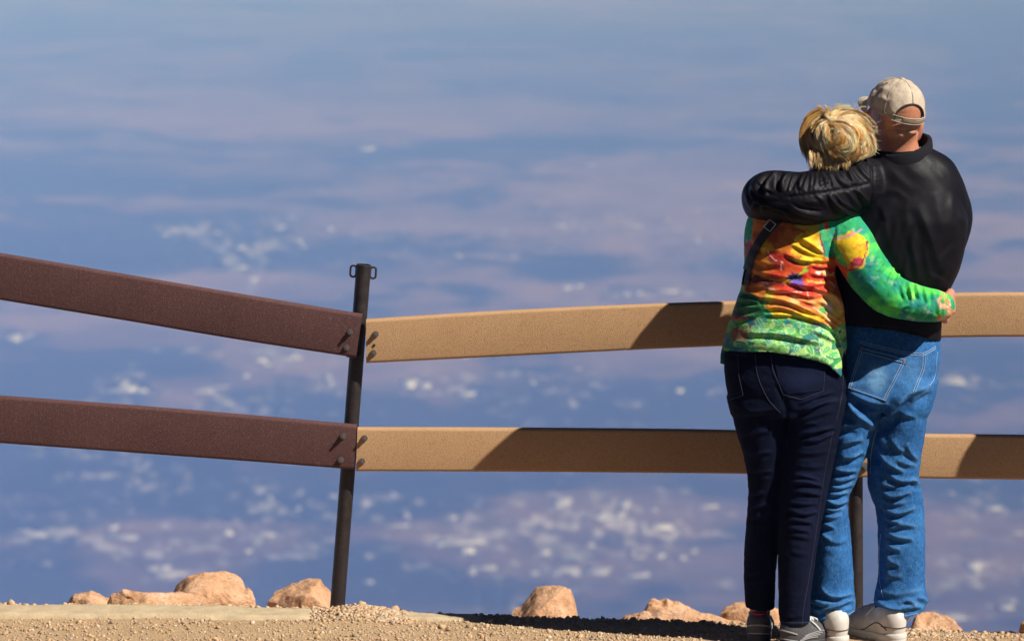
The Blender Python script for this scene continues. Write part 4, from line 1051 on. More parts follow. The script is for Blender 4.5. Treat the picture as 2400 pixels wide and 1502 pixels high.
for off in (0, 5):
    stitch_o(jeans, mthr_m, bq, [(2013,798+off),(2045,807+off),(2112,823+off),(2162,829+off)], .0010, .0012)
    stitch_o(jeans, mthr_m, bq, [(2162,828+off),(2178,821+off),(2193,811+off)], .0010, .0012)
    stitch_o(jeans, mthr_m, bq, [(2163+off,829),(2161+off,861),(2150+off,892),(2140+off,918)], .0010, .0012)
stitch_o(jeans, mthr_m, bq, [(2196,824),(2194,850),(2190,884),(2178,904)], .0010, .001)
for a, b in (((2016,824),(1990,909)), ((2119,851),(2074,938)), ((1990,909),(2074,938)), ((2018,816),(2124,844)), ((2013,823),(2121,852)), ((2021,826),(1994,909)), ((2114,850),(2070,936))):
    stitch_o(jeans, mthr_m, bq, [a, b], .0010, .0058 if a[1] < 830 and b[1] > 840 and a[0] != 2016 and a[0] != 2021 else .0036)
stitch_o(jeans, mthr_m, bq, [(1930,1470),(1962,1453),(2003,1430)], .0009, .0008); stitch_o(jeans, mthr_m, bq, [(2062,1438),(2095,1446),(2150,1437)], .0009, .0008)
stitch_o(jeans, mthr_m, bq, [(2064,1250),(2061,1300),(2062,1360),(2070,1400)], .0009, .0005); stitch_o(jeans, mthr_m, bq, [(2052,1010),(2042,1060),(2040,1110)], .0009, .0005)
mcop = Mat('copper', Base_Color=(.30,.12,.06), Roughness=.45, Metallic=.7).m
for u, v in ((2019,820), (2119,847)):
    mb = MB()
    p, n = shoot(bq, u, v, .0052); mb.tube([p, p + n*.0022], [.0042, .0036], 12); mb.build('rivet', mcop, pocket)

# --- shoes
mdk = Mat('shoe_seam_grey', Base_Color=(.06,.05,.05), Roughness=.8).m
a = P(2112, 1480, -.085); shoe(man, 'shoe', (a.x, -.075, -.004), R(30), .30, (mshoe_w.m, msole_w, mdk), 'white')
a = P(1972, 1480, -.10); shoe(man, 'shoe', (a.x, -.115, -.004), R(22), .30, (mshoe_w.m, msole_w, mdk), 'white')

# --- cap, in the frame of the head
MC = MH @ Matrix.Translation((0, -.010, .022))
RX, RY, RZ = .0865, .1075, .104
def dome(az, el, k=1.0):
    ce, se = math.cos(el), math.sin(el)
    e = 1 - .10 * max(0, se) ** 3
    pan = 1 - .012 * abs(math.cos(3*az)) ** 14
    p = Vector((RX * ce**.86 * math.sin(az), RY * ce**.86 * math.cos(az), RZ * se - .004)) * k * pan
    return p
def low(az): return R(-6) + R(13) * (.5 + .5*math.cos(az))
def arch(az):   # top of the rear opening, as elevation; az = pi at the back
    d = abs(((az - math.pi + math.pi) % (2*math.pi)) - math.pi) / R(36)
    return R(27) * math.sqrt(max(0, 1 - d**2.0)) if d < 1 else -1
NA, NE = 168, 40
capv, capf, keyi = [], [], {}
def cv_at(i, j):
    if (i % NA, j) not in keyi:
        az = 2*math.pi*(i % NA)/NA; el0 = max(low(az), arch(az)); 
        el = el0 + (math.pi/2 - el0) * j/NE
        p = dome(az, el)
        n = p.normalized()
        dn = float(fbm(np.array([p[:]]) , 22, 4, 3)[0]) * .0045 + float(fbm(np.array([p[:]]), 55, 3, 5)[0]) * .0018
        side = max(0, -math.sin(az))        # slack crumple on the shaded side
        dn += side * .005 * float(vnoise(np.array([[p.x*40, p.y*40, p.z*70]]), 1, 2)[0]) * math.cos(el)
        keyi[i % NA, j] = len(capv); capv.append(MC @ (p + n*dn))
    return keyi[i % NA, j]
for j in range(NE - 1):
    for i in range(NA): capf.append((cv_at(i, j), cv_at(i+1, j), cv_at(i+1, j+1), cv_at(i, j+1)))
tp = len(capv); capv.append(MC @ (dome(0, math.pi/2)))
for i in range(NA): capf.append((cv_at(i, NE-1), cv_at(i+1, NE-1), tp))
me = bpy.data.meshes.new('cap'); me.from_pydata([tuple(v) for v in capv], [], [tuple(reversed(q)) if False else q for q in capf]); me.update()
for p in me.polygons: p.use_smooth = True
cap = link('cap', me, mcap.m, man)
bmq = bmesh.new(); bmq.from_mesh(me); bmesh.ops.recalc_face_normals(bmq, faces=bmq.faces)
bmesh.ops.solidify(bmq, geom=bmq.faces[:], thickness=.0022); bmq.to_mesh(me); bmq.free()
for p in me.polygons: p.use_smooth = True
mb = MB()
edge = [MC @ (dome(math.pi + R(36)*t, max(low(math.pi + R(36)*t), arch(math.pi + R(36)*t)), 1.004)) for t in np.linspace(-1, 1, 50)]
mb.tube(edge, .0026, 8)
mb.build('opening_piping', mcapd, cap)
mcth = Mat('cap_thread', Base_Color=(.36,.29,.21), Roughness=.9).m
for k in range(6):     # panel seams
    az = math.pi/6 * (2*k) + (math.pi if False else 0)
    lo = max(low(az), arch(az)) + .03
    for o in (-.018, .018):
        mb = MB(); mb.tube([MC @ dome(az + o*(1 - .5*e), lo + (R(88) - lo)*e, 1.012) for e in np.linspace(0, 1, 26)], .0007, 5); mb.build('stitching', mcth, cap)
for o in (.03, .09): mb = MB(); mb.tube([MC @ dome(a_, low(a_) + o, 1.008) for a_ in np.linspace(-math.pi + R(41), math.pi - R(41), 70)], .0006, 5); mb.build('stitching', mcth, cap)
mb = MB(); c = dome(0, math.pi/2)
secs = []; 
for h, r in ((-.002,.0085),(.002,.0088),(.0045,.0070),(.0056,.003)): secs.append([MC @ (c + Vector((r*math.cos(q), r*math.sin(q), h))) for q in np.linspace(0, 2*math.pi, 18, endpoint=False)])
mb.sweep([0]*4, secs); mb.build('button', mcap.m, cap)
for az in (R(150), R(210), R(90), R(270)):
    mb = MB()
    p = dome(az, R(56), 1.012); n = p.normalized(); a_ = n.orthogonal().normalized(); b_ = n.cross(a_)
    mb.tube([MC @ (p + (a_*math.cos(q) + b_*math.sin(q))*.0026) for q in np.linspace(0, 2*math.pi, 14, endpoint=False)], .0008, 5, closed=True)
    mb.build('eyelet', mcapd, cap)
def band(a0, a1, e0, e1, k0, name, mat, par, th=.0022, sag=0):
    mb = MB(); secs = []; n = 30
    for i in range(n + 1):
        az = a0 + (a1 - a0)*i/n; s_ = sag * math.sin(math.pi*i/n)
        def q(e, k): p = dome(az, e, k); p.z -= s_; return MC @ p
        secs.append([q(e0, k0), q(e0, k0 + th/.09), q((e0+e1)/2, k0 + th/.09 + .004), q(e1, k0 + th/.09), q(e1, k0)])
    mb.sweep([0]*len(secs), secs); return mb.build(name, mat, par)
st_ = band(math.pi - R(42), math.pi + R(42), R(-6.5), R(4.0), .995, 'strap', mcap.m, cap, .0022, .004)
band(math.pi - R(40), math.pi + R(20), R(-3.5), R(1.4), 1.03, 'strap_tongue', Mat('cap_strap_brown', Base_Color=(.20,.14,.095), Roughness=.85).m, st_, .0016, .004)
for e in (-6.2, 3.4):
    mb = MB(); mb.tube([MC @ (dome(math.pi + R(a_), R(e), 1.03) - Vector((0,0,.004*math.cos(R(a_*2.4))))) for a_ in np.linspace(-41, 41, 30)], .0011, 6); mb.build('strap_edge', Mat('cap_edge', Base_Color=(.44,.36,.27), Roughness=.9).m, st_)
secs_t, secs_b = [], []
mb = MB(); nb_ = 28; rows_ = 10; g_ = {}
for side in (0, 1):
    for i in range(nb_ + 1):
        t = -1 + 2*i/nb_
        for j in range(rows_ + 1):
            s_ = j/rows_; az = t * R(66)
            base = dome(az, low(az), 1.0); out = .084 * (1 - abs(t)**2.6) ** .6 * s_
            p = base + Vector((0, out, 0)); p.z += -.010*s_ - .017 * t*t * s_ - .004*s_*s_ - (.0032 if side else 0)
            g_[side, i, j] = MC @ p
V_ = []; ix_ = {}
for kk, p in g_.items(): ix_[kk] = len(V_); V_.append(p)
F_ = []
for i in range(nb_):
    for j in range(rows_):
        F_.append((ix_[0,i,j], ix_[0,i+1,j], ix_[0,i+1,j+1], ix_[0,i,j+1])); F_.append((ix_[1,i,j+1], ix_[1,i+1,j+1], ix_[1,i+1,j], ix_[1,i,j]))
    F_.append((ix_[0,i,rows_], ix_[0,i+1,rows_], ix_[1,i+1,rows_], ix_[1,i,rows_]))
mb.add(V_, F_); mb.build('brim', mcap.m, cap)
# ================================================================ the woman
woman = empty('person', (P(1840, 1500, -.06).x, -.06, 0.0))
tag(woman, 'woman with short blonde hair, bright flowered top and dark jeans leaning on the man', 'person', 'couple at the railing')
WH = Matrix.Translation(P(1964, 338, -.075)) @ Matrix.Rotation(R(9), 4, 'Y') @ Matrix.Rotation(R(6), 4, 'Z') @ Matrix.Rotation(R(-4), 4, 'X')
f = Field((.62, -.36, -.02), (1.52, .64, 1.66), .0046)
head_parts(f, WH, nose=.9, s=.93)
f.cone(PT(1955, 370, -.075), PT(1905, 470, -.07), .050, .056, .03)
f.loft(rows_px([(466,1850,1950,-.07,.06),(490,1795,1995,-.07,.075),(540,1775,1975,-.07,.088),(600,1768,1945,-.07,.092),(660,1760,1945,-.07,.09),(740,1745,1960,-.07,.095),(820,1725,1955,-.065,.105),(900,1722,1958,-.065,.10),(960,1740,1945,-.065,.09)]), .03)
f.chain([PT(1985,560,-.11), PT(2034,635,-.165), PT(2083,690,-.180), PT(2150,713,-.172), PT(2216,718,-.132)], [.046,.046,.042,.036,.030], .02)
hand(f, PT(2216,716,-.140), (.30, 1, .02), (1, -.25, .05), (.45,.7,.5), 1, 1.0, tcurl=.1)
f.chain([PT(1796,545,-.06), PT(1790,640,.04), PT(1800,705,.16), PT(1838,722,.30)], [.042,.040,.036,.028], .02)
hand(f, PT(1838,718,.305), (.18, 1, -.04), (0, .1, 1), (.35,.8,.7), -1, .93)
f.chain([PT(1785,960,-.05), PT(1796,1150,-.035), PT(1786,1260,-.03), PT(1781,1440,-.02)], [.066,.042,.044,.032], .03)
f.chain([PT(1905,960,-.07), PT(1882,1150,-.09), PT(1870,1260,-.105), PT(1862,1470,-.125)], [.066,.042,.044,.032], .03)
for u, v, y, yw in ((1781,1440,-.02,R(-6)), (1862,1470,-.125,R(-38))):
    a = PT(u, v, y); b = a + np.array([-math.sin(yw)*.12, math.cos(yw)*.12, 0]); a[2] = .075; b[2] = .04
    f.chain([a, (a+b)/2 - np.array([0,0,.008]), b], [.025,.021,.014], .015)
V, F = f.mesh(3)
q = uv(V)
tone = np.tile(np.array([.56, .27, .17]), (len(V), 1)) * (1 + .12 * fbm(V, 30, 3, 4))[:, None]
loc = (np.array(WH.inverted().to_3x3()) @ (V - np.array(WH.translation)).T).T / .93
scalp = sstep(.005, .03, loc[:, 2] - loc[:, 1]*.55 + .03) * (V[:, 2] > P(1900, 440, 0).z)
tone = tone * (1 - scalp[:, None]) + np.array([.30, .17, .06]) * scalp[:, None]
for x in (-1, 1):
    e = np.linalg.norm(loc - np.array([x*.031, .0795, .010]), axis=1)
    w = (e < .0134) & (loc[:, 1] > .085); tone[w] = (.75, .73, .70)
    w = (np.hypot(loc[:, 0] - x*.031, loc[:, 2] - .010) < .0058) & (loc[:, 1] > .085) & (e < .016); tone[w] = (.10, .14, .18)
    w = (np.abs(loc[:, 2] - .033) < .004) & (np.abs(np.abs(loc[:, 0]) - .032) < .017) & (loc[:, 1] > .07); tone[w] = (.30, .19, .10)
w = (np.abs(loc[:, 2] + .0625) < .010) & (np.abs(loc[:, 0]) < .026) & (loc[:, 1] > .084); tone[w] = (.48, .12, .11)
mesh_np('body', V, F, mskin.m, woman, True, {'tone': np.clip(tone, 0, 1)})

# --- jeans
f = Field((.60, -.30, .02), (1.10, .10, 1.00), .0040)
f.loft(rows_px([(770,1715,1970,-.065,.112),(835,1696,1980,-.065,.122),(880,1698,1984,-.068,.128),(905,1702,1984,-.07,.128),(940,1709,1980,-.07,.122),(968,1716,1976,-.07,.112)]), .0, 2.3)
f.loft(rows_px([(930,1706,1842,-.06,.112),(965,1713,1846,-.058,.110),(1000,1722,1846,-.056,.102),(1060,1740,1842,-.05,.092),(1110,1751,1837,-.045,.082),(1150,1755,1833,-.04,.074),(1200,1751,1830,-.035,.070),(1250,1747,1827,-.03,.070),(1300,1744,1822,-.028,.066),(1345,1743,1818,-.026,.062),(1400,1746,1816,-.022,.058),(1436,1748,1814,-.02,.056)]), .02, 2.2)
f.loft(rows_px([(930,1842,1981,-.078,.112),(965,1840,1977,-.078,.112),(1000,1837,1971,-.078,.106),(1040,1833,1963,-.08,.098),(1080,1830,1954,-.082,.090),(1150,1827,1940,-.088,.080),(1200,1826,1930,-.094,.074),(1250,1825,1920,-.10,.073),(1300,1823,1912,-.106,.070),(1340,1823,1907,-.112,.066),(1370,1824,1902,-.116,.062),(1400,1825,1899,-.120,.060),(1472,1824,1898,-.126,.056)]), .02, 2.2)
hl = bool_hem([(1735,1428),(1780,1431),(1818,1431)], -.07); hr = bool_hem([(1822,1467),(1860,1468),(1905,1464)], -.18)
def hem_w(x, y, z):
    xr = x.ravel(); return np.where(xr < P(1820.5,1440,0).x, np.interp(xr, *hl), np.interp(xr, *hr))[:, None, None] - z + 0*y
f.cut(hem_w)
V, F = f.mesh(3)
WS = [([(1864,950),(1906,932),(1958,917)], 4.5, 6), ([(1874,969),(1914,950),(1960,936)], 4.5, 6), ([(1870,1018),(1914,1010),(1958,1000)], 4.5, 8), ([(1866,1000),(1890,994),(1915,992)], 4, 4), ([(1880,1033),(1918,1031),(1950,1016)], 4.5, 6), ([(1880,985),(1910,975),(1950,962)], 5, 4),
 ([(1854,1130),(1890,1129),(1928,1140)], 4.5, 9), ([(1858,1112),(1886,1115),(1920,1124)], 4.5, 5), ([(1868,1152),(1896,1154),(1924,1160)], 4.5, 7), ([(1848,1192),(1882,1204),(1916,1198)], 4.5, 8), ([(1848,1176),(1880,1180),(1916,1178)], 4.5, 5),
 ([(1846,1216),(1880,1220),(1908,1226)], 4.5, 7), ([(1848,1234),(1870,1240),(1898,1244)], 4.5, 6), ([(1850,1254),(1880,1258),(1900,1262)], 5, 4), ([(1850,1290),(1870,1296),(1896,1300)], 6, 3), ([(1836,1440),(1856,1446),(1880,1440)], 5, 4), ([(1860,1060),(1900,1062),(1946,1056)], 6, 3), ([(1860,1090),(1900,1094),(1936,1092)], 6, 3),
 ([(1748,1150),(1764,1156),(1790,1152)], 5, 7), ([(1746,1180),(1766,1188),(1800,1180)], 5, 7), ([(1744,1204),(1764,1212),(1796,1208)], 5, 6), ([(1756,1100),(1780,1106),(1806,1102)], 5, 5), ([(1712,962),(1740,972),(1790,968)], 6, 6), ([(1742,1336),(1756,1342),(1780,1340)], 5, 5), ([(1730,1010),(1760,1016),(1800,1008)], 6, 5), ([(1742,1060),(1770,1064),(1806,1056)], 6, 5),
 ([(1845,965),(1842,1000),(1838,1060)], 5, -10, 'ridge'), ([(1822,900),(1838,940),(1846,972)], 8, -6, 'ridge'), ([(1715,950),(1760,962),(1830,958)], 9, 6), ([(1850,958),(1900,955),(1950,930)], 8, 4)]
V = strokes(V, F, WS)
N = normals(V, F); V = V + N * (fbm(V * np.array([1, 1, 1.8]), 28, 3, 19) * .002)[:, None]
q = uv(V)
wear = np.zeros(len(V))
for st in WS:
    if st[2] > 4: wear += seg_wear(q, curve2(st[0], 3), 3.5, .28)
wear += .35 * np.exp(-(((q[:,0]-1880)/42)**2 + ((q[:,1]-895)/26)**2)) + seg_wear(q, [(1826,1460),(1896,1459)], 4, .35) + .14*np.exp(-(((q[:,0]-1895)/34)**2 + ((q[:,1]-1150)/260)**2))
wear = np.clip(wear * (.7 + .6 * fbm(V, 60, 3, 2)), 0, .75)
wj = mesh_np('jeans', V, F, mden_w, woman, True, {'wear': wear})
bw = bvh_of(V, F)
for quad in (((1803,800),(1933,800),(1930,914),(1834,926)), ((1680,800),(1731,800),(1744,927),(1712,938))):
    mb = MB(); patch_on(mb, bw, quad, 24, 24, .0026); 
    if mb.v:
        pk = mb.build('pocket', mden_w, wj)
        at = pk.data.attributes.new('wear', 'FLOAT_COLOR', 'POINT'); c4 = np.ones((len(mb.v), 4), np.float32); c4[:, :3] = .05
        qq = uv(np.array([p[:] for p in mb.v])); c4[:, :3] += (.4*np.exp(-(((qq[:,0]-1880)/40)**2 + ((qq[:,1]-890)/24)**2)))[:, None]; at.data.foreach_set('color', c4.ravel())
mb = MB()
for pts in ([(1951.6,1011),(1935.6,1089),(1925,1153),(1917,1214),(1912,1246),(1902,1313),(1893,1369),(1883,1426),(1880,1463)], [(1960,985),(1968,950),(1974,915),(1976,880)],
            [(1770,830),(1776,881),(1800,935),(1830,968)], [(1826,1457),(1860,1459),(1897,1457)]):
    stitch_o(wj, mthr_w, bw, pts, .0009, .0008)
for pts in ([(1806,828),(1812,868),(1836,924),(1878,936),(1929,916),(1932,870)], [(1730,830),(1733,881),(1743,926),(1714,937)]):
    stitch_o(wj, mthr_w, bw, [pts[0], pts[1]], .0008, .0032)
    for a, b in zip(pts[1:-1], pts[2:]): stitch_o(wj, mthr_w, bw, [a, b], .0008, .0032)

# --- shirt
f = Field((.60, -.34, .74), (1.46, .48, 1.46), .0038)
f.loft(rows_px([(466,1830,1965,-.07,.072),(486,1782,2004,-.07,.092),(508,1768,2014,-.07,.104),(545,1757,1992,-.07,.114),(590,1750,1964,-.07,.119),(640,1745,1957,-.07,.117),(665,1741,1962,-.07,.115),(690,1731,1971,-.07,.117),(720,1722,1977,-.07,.122),(760,1708,1981,-.07,.129),(790,1698,1983,-.07,.136),(825,1690,1986,-.07,.143),(850,1688,1988,-.07,.146),(915,1688,1992,-.07,.148)]), .0, 2.3)
f.chain([PT(1975,545,-.085), PT(1994,570,-.115), PT(2034,636,-.165), PT(2083,689,-.180), PT(2150,711,-.172), PT(2205,718,-.138)], [.066,.067,.066,.061,.052,.044], .014, .03)
f.chain([PT(1800,520,-.06), PT(1793,560,-.03), PT(1790,640,.04), PT(1800,705,.16), PT(1830,722,.26)], [.058,.058,.054,.048,.040], .02, .03)
f.cone(PT(1772,510,-.07), PT(1764,520,-.06), .016, .010, .008)
hb = bool_hem([(1680,836),(1720,827),(1800,824),(1860,831),(1900,841),(1940,855),(1958,872),(1974,888),(1976,880),(1979,830),(1984,828),(2000,828)], -.19)
hf = bool_hem([(1680,850),(1800,870),(1940,898),(1975,902),(1990,912)], -.04)
def hem_s(x, y, z):
    xr = x.ravel(); a = np.interp(xr, *hb)[:, None, None]; b = np.interp(xr, *hf)[:, None, None]
    far = (xr > P(2000, 700, 0).x)[:, None, None]
    return np.where(far, -1.0, np.where(y < -.055, a, b) - z)
f.cut(hem_s)
f.ball(PT(1905, 470, -.07), (.058, .06, .05), .008, None, True)
V, F = f.mesh(3)
SS = [([(1876,556),(1908,577),(1937,598)], 6, 11), ([(1856,571),(1897,591),(1940,607)], 5, 9), ([(1838,594),(1879,609),(1926,610)], 5, 9), ([(1850,560),(1880,578),(1915,600)], 5, -4, 'ridge'),
 ([(1818,654),(1856,645),(1890,640)], 6, 6), ([(1832,656),(1885,668),(1950,662)], 5, 7), ([(1797,682),(1844,681),(1897,694),(1946,686)], 5, 9), ([(1782,697),(1820,700),(1862,711),(1903,732),(1932,739)], 5.5, 13),
 ([(1832,702),(1873,722),(1890,730)], 4, 8), ([(1789,725),(1832,720),(1885,738),(1932,754)], 5, 12), ([(1789,738),(1856,738),(1908,750),(1946,766)], 4.5, 9), ([(1870,666),(1932,682),(1962,704),(1975,735)], 6, 11),
 ([(1926,739),(1950,757),(1975,774)], 4.5, 9), ([(1924,750),(1946,768),(1978,786)], 4.5, 8), ([(1932,728),(1955,745),(1976,760)], 4, 7), ([(1737,781),(1780,780),(1826,782),(1870,791),(1932,806)], 7, 10), ([(1700,800),(1760,800),(1830,800)], 8, 4),
 ([(1743,680),(1764,690),(1786,698)], 5, 9), ([(1728,698),(1750,702),(1780,707)], 5, 9), ([(1722,722),(1750,722),(1782,716)], 6, 7), ([(1716,748),(1740,744),(1770,738)], 6, 6), ([(1745,652),(1770,664),(1800,668)], 5, 7), ([(1751,628),(1797,641),(1848,648)], 5, 7), ([(1756,600),(1790,616),(1840,622)], 6, 5),
 ([(1905,605),(1930,612),(1952,606)], 4, 7), ([(1900,622),(1930,626),(1956,618)], 4, 7), ([(1896,640),(1930,645),(1956,638)], 4.5, 6), ([(1944,606),(1954,600),(1966,596)], 5, -7, 'ridge'), ([(1962,512),(1958,540),(1951,575),(1950,606)], 2.6, -4, 'groove'), ([(1966,530),(1962,560),(1958,590)], 5, 4),
 ([(1730,815),(1790,812),(1850,816)], 8, 4), ([(1880,830),(1920,838),(1955,856)], 7, 4), ([(1895,770),(1930,784),(1970,806)], 6, 6), ([(1900,700),(1935,712),(1958,735)], 5, 6), ([(1850,690),(1890,706),(1925,716)], 4.5, 6), ([(1760,560),(1790,580),(1830,585)], 7, 4),
 ([(2126,660),(2132,680),(2137,704)], 3.6, 12), ([(2146,664),(2149,682),(2155,702)], 3.6, 11), ([(2108,636),(2103,654),(2096,672)], 3.6, 9), ([(2095,624),(2090,642),(2080,660)], 3.6, 8), ([(2164,670),(2169,690),(2173,710)], 3.6, 9), ([(2183,676),(2187,694),(2187,714)], 3.6, 8), ([(2080,606),(2072,624),(2060,636)], 4, 6), ([(2100,735),(2112,722),(2130,714)], 4, 6), ([(2190,690),(2200,712),(2202,740)], 5, 5), ([(2206,690),(2212,710),(2210,736)], 4, 5),
 ([(2112,664),(2116,684),(2124,704)], 4, 6), ([(2062,600),(2050,616),(2036,626)], 5, 4), ([(2045,565),(2030,582),(2014,590)], 6, 3), ([(2160,745),(2172,730),(2178,712)], 5, 5), ([(2120,742),(2136,728),(2144,712)], 5, 4), ([(2016,660),(2034,664),(2050,676)], 6, 3), ([(1975,628),(1990,640),(2000,650)], 5, 4)]
V = strokes(V, F, SS)
N = normals(V, F); V = V + N * (fbm(V * np.array([1, 1, 1.7]), 26, 3, 29) * .002)[:, None]
# print of the fabric: washes of green, big orange and red blooms, a leafy border
q = uv(V); p3 = np.stack([q[:, 0], q[:, 1], (V[:, 1] > -.06) * 400.0], 1)
wq = q + np.stack([fbm(p3, 1/22., 4, 1), fbm(p3, 1/22., 4, 7)], 1) * 13 + np.stack([fbm(p3, 1/6., 2, 11), fbm(p3, 1/6., 2, 13)], 1) * 3
n1 = fbm(p3, 1/38., 4, 21)[:, None]; n2 = fbm(p3, 1/14., 4, 23)[:, None]; n3 = fbm(p3, 1/5., 3, 25)[:, None]
def mixc(a, b, t): return a * (1 - t) + b * t
C = lambda r, g, b: lin(r, g, b, .95)[None]
col = mixc(C(20,165,95), C(85,215,80), sstep(-.15, .3, n1))
col = mixc(col, C(0,140,130), sstep(.05, .4, -n1 + n2*.5)); col = mixc(col, C(190,235,120), sstep(.2, .6, n2) * .5); col = mixc(col, C(0,115,95), sstep(.15, .6, -n2 + .2*n3) * .6)
def inpoly(q, poly):
    poly = np.array(poly, float); c = np.zeros(len(q), bool)
    for i in range(len(poly)):
        a, b = poly[i], poly[i-1]
        m = ((a[1] > q[:, 1]) != (b[1] > q[:, 1]))
        with np.errstate(divide='ignore', invalid='ignore'):
            xx = (b[0]-a[0])*(q[:, 1]-a[1])/(b[1]-a[1]+1e-9) + a[0]
        c ^= m & (q[:, 0] < xx)
    return c[:, None].astype(float)
def ell(u, v, ru, rv, rot=0, soft=.25, qq=None):
    d = (wq if qq is None else qq) - np.array([u, v]); c, s_ = math.cos(rot), math.sin(rot)
    return sstep(1 + soft, 1 - soft, np.sqrt(((d[:, 0]*c + d[:, 1]*s_)/ru)**2 + ((-d[:, 0]*s_ + d[:, 1]*c)/rv)**2))[:, None]
torso = (q[:, 0] < 1986)[:, None] * (1 - ((q[:, 0] - 1950) / 55 * 90 + 560 > q[:, 1])[:, None] * (q[:, 0] > 1950)[:, None])
body = inpoly(wq, [(1770,500),(1840,490),(1935,500),(1956,560),(1955,600),(2000,640),(1995,700),(1985,765),(1930,768),(1880,748),(1800,736),(1782,700),(1745,684),(1738,640),(1752,590),(1760,550)]) * torso
org = mixc(C(232,120,22), C(190,80,16), sstep(-.1, .35, n2)); org = mixc(org, C(245,175,50), sstep(.1, .4, n1 + .4*n3))
col = mixc(col, org, body)
def lay(m, c): 
    global col
    col = mixc(col, c, m * body)
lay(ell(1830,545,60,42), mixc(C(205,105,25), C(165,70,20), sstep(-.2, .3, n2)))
lay(inpoly(wq, [(1850,585),(1872,556),(1912,536),(1936,600),(1930,612),(1880,604)]), mixc(C(250,205,20), C(235,165,20), sstep(-.1, .4, n2)))
lay(ell(1890,530,30,14), C(200,165,20)); lay(ell(1800,590,16,26), C(225,165,30)); lay(ell(1765,640,22,30), C(205,115,40))
lay(ell(1835,612,42,20,.35), mixc(C(190,35,25), C(140,20,30), sstep(-.1, .3, n2))); lay(ell(1850,640,50,22), mixc(C(225,80,20), C(200,45,20), sstep(-.1,.3,n2)))
lay(ell(1915,645,48,36), mixc(C(232,60,22), C(205,30,20), sstep(-.1, .3, n2))); lay(ell(1880,680,70,20,.15), mixc(C(225,55,25), C(185,25,30), sstep(-.1, .3, n2))); lay(ell(1975,660,24,50), C(190,70,25))
lay(ell(1830,655,42,6,.1), C(240,160,40)); lay(ell(1900,612,46,5,.1), C(240,215,40)); lay(ell(1790,660,40,10,.1), C(110,35,30))
lay(ell(1920,640,10,4), C(255,215,200)); lay(ell(1925,690,20,6,.3), C(240,140,90)); lay(ell(1945,640,16,3,.1), C(240,190,120)); lay(ell(1918,662,28,3,.05), C(220,190,60))
lay(ell(1850,708,66,16,.12), mixc(C(240,150,60), C(248,180,110), sstep(-.2, .3, n2))); lay(ell(1945,725,32,26,.5), mixc(C(245,180,110), C(250,205,90), sstep(-.2, .3, n2))); lay(ell(1938,722,13,15), C(246,205,190))
lay(ell(1850,737,80,10,.14), mixc(C(245,215,30), C(225,170,20), sstep(-.1, .3, n2))); lay(ell(1800,700,12,14), C(220,200,60)); lay(ell(1925,728,8,14,-.5), C(90,170,70)); lay(ell(1890,715,16,6,.4), C(205,80,30))
lay(inpoly(wq, [(1914,532),(1950,500),(1962,530),(1952,600),(1938,602),(1926,570)]), mixc(C(20,160,125), C(80,195,120), sstep(-.2, .3, n2)))
lay(ell(1948,522,16,16), mixc(C(220,50,25), C(235,120,30), sstep(-.1, .3, n2)))
for k in range(9):    # dark flower heart
    a = k*.7 + .3; lay(ell(1862 + 12*math.cos(a), 652 + 7*math.sin(a), 9, 2.4, math.atan2(math.sin(a)*.6, math.cos(a)), .35, q), C(18,38,105))
lay(ell(1862,651,11,6,0,.3), C(14,26,80)); lay(ell(1868,664,16,4,.1,.4), C(120,90,200)); lay(ell(1888,630,5,14,.45,.3), C(140,200,40)); lay(ell(1876,645,3,8,.5,.3), C(170,210,50))
def line(pts, w, c, m=None):
    global col
    d, s_, t = poly_dist(q + np.stack([fbm(p3, 1/9., 2, 31), fbm(p3, 1/9., 2, 33)], 1)*3, curve2(pts))
    col = mixc(col, c, (sstep(w*1.3, w*.6, d)[:, None]) * (1 if m is None else m))
for pts in ([(1800,588),(1815,608),(1832,616),(1830,632)], [(1872,668),(1890,680),(1898,700)], [(1915,562),(1922,575),(1932,596)], [(1906,720),(1930,735),(1945,755)], [(1780,668),(1830,684),(1880,684)], [(1918,662),(1946,660),(1958,672)]):
    line(pts, 1.3, C(235,190,170), body)
line([(1925,545),(1923,562),(1936,594)], 1.6, C(120,40,90), body)
# left flank, darker blooms
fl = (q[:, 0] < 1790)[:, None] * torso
col = mixc(col, mixc(C(14,70,52), C(30,110,60), sstep(-.2, .3, n2)), fl * ell(1752,720,40,34)); col = mixc(col, C(165,40,75), fl * ell(1753,585,12,24)); col = mixc(col, C(150,55,45), fl * ell(1728,760,26,24)); col = mixc(col, C(185,90,60), fl * ell(1745,745,9,16) * sstep(.0,.3,n3))
